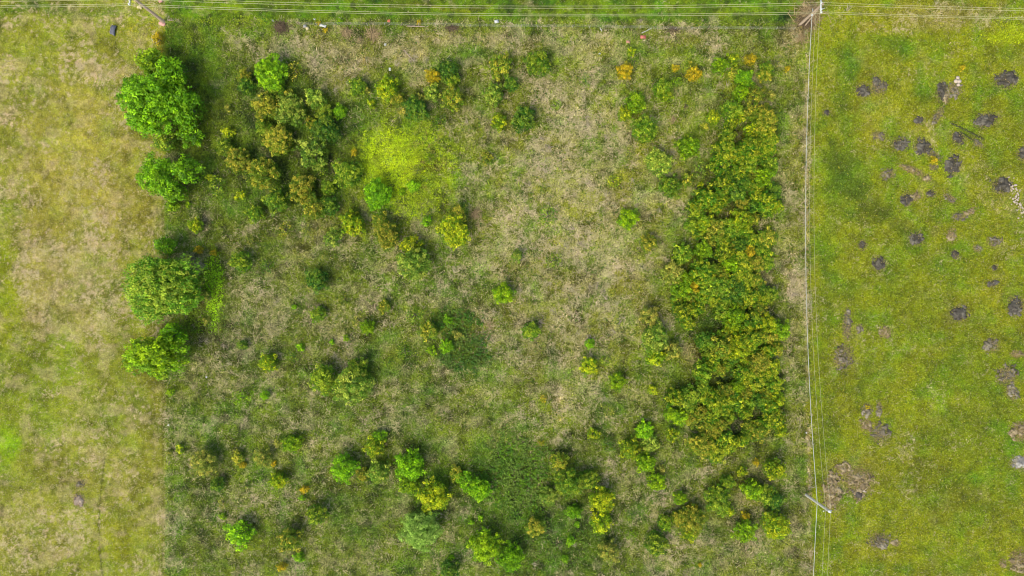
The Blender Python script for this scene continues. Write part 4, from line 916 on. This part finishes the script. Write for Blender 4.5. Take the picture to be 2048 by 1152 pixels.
def log(px0, py0, px1, py1, r_, mat, label, name='log', cat='log'):
    a = gxy(px0, py0); b = gxy(px1, py1)
    m_ = ((b[0] - a[0]) * .5 + .04, (b[1] - a[1]) * .5 - .03, .24)
    v, f = join([tube([(0, 0, .2), m_, (b[0] - a[0], b[1] - a[1], .22)], [r_, r_ * .9, r_ * .6], 8), tube([m_, (m_[0] + r_ * 4, m_[1] + r_ * 5, .4)], [r_ * .4, r_ * .15], 5)])
    o = mesh_obj(name, v, f, mat); o.location = (a[0], a[1], 0); return tag(o, label, cat)
log(1283,67,1303,57,.055,M_cable,'long pale rod lying across the fence above the red board','rod','rod')
log(815,53,857,54,.07,M_twig_p,'long pale rail lying along the left part of the fence','rail','rail')
log(808,101,828,123,.06,M_twig_p,'pale fallen branch pointing down right in the upper rough field','branch','branch')
log(1720,979,1731,983,.12,M_stone,'short pale log beside a small dark heap')
log(1200,58,1203,64,.06,M_paper,'short white peg leaning at the fence','peg','peg')
log(337,41,349,41.5,.06,M_twig_p,'short pale rail beside the corner pole','rail','rail')
# wire hoop round the golden bush
xh, yh = gxy(317, 79); a_ = np.linspace(0, 2 * math.pi, 33)
v, f = tube([(.62 * math.cos(q), .68 * math.sin(q), .55 + .05 * math.sin(2 * q)) for q in a_], [.04] * 33, 6)
o = mesh_obj('hoop', v, f, M_cable); o.location = (xh, yh, .2); tag(o, 'pale thin hoop around the golden yellow bush', 'hoop')
def rock_mesh(s, seed):
    r = np.random.default_rng(seed); V = []; 
    for i in range(1, 5):
        p_ = math.pi * i / 5
        for j in range(8): q = 2 * math.pi * j / 8; k_ = s * r.uniform(.75, 1.15); V.append((k_ * math.sin(p_) * math.cos(q), k_ * math.sin(p_) * math.sin(q), k_ * .7 * math.cos(p_)))
    V += [(0, 0, s * .7), (0, 0, -s * .7)]; Fc = []
    for i in range(3):
        for j in range(8): Fc.append((i * 8 + j, (i + 1) * 8 + j, (i + 1) * 8 + (j + 1) % 8, i * 8 + (j + 1) % 8))
    for j in range(0, 8, 2): Fc.append((32, j, j + 1, (j + 2) % 8)); Fc.append((33, 24 + (j + 2) % 8, 24 + j + 1, 24 + j))
    return np.array(V), np.array(Fc)
STN = [(1914,156,4,'top'),(1911,163,4.5,'left'),(1917,163,4.5,'right'),(1915,170,4,'lowest')]
for i, (px, py, s, nm) in enumerate(STN):
    v, f = rock_mesh(s * PXM, 30 + i); o = mesh_obj('stone', v, f, M_stone); x, y = gxy(px, py); o.location = (x, y, .15); tag(o, f'{nm} pale stone of the cluster beside the upper black heaps', 'stone', 'pale stones')
rs = random.Random(5); parts = []
for i in range(90):
    t_ = rs.random(); px = 2016 + 30 * t_ + rs.gauss(0, 5); py = 362 + 62 * t_ + rs.gauss(0, 8); v, f = rock_mesh(rs.uniform(.05, .17), 60 + i); x, y = gxy(px, py)
    v = v + np.array([x, y, .08]); parts.append((v, f))
v, f = join(parts); x, y = gxy(2030, 395); v = v - np.array([x, y, 0]); o = mesh_obj('rubble', v, f, M_stone); o.location = (x, y, 0); tag(o, 'scatter of pale broken rubble near the right edge', 'rubble', kind='stuff')
print('objects', len(bpy.data.objects))
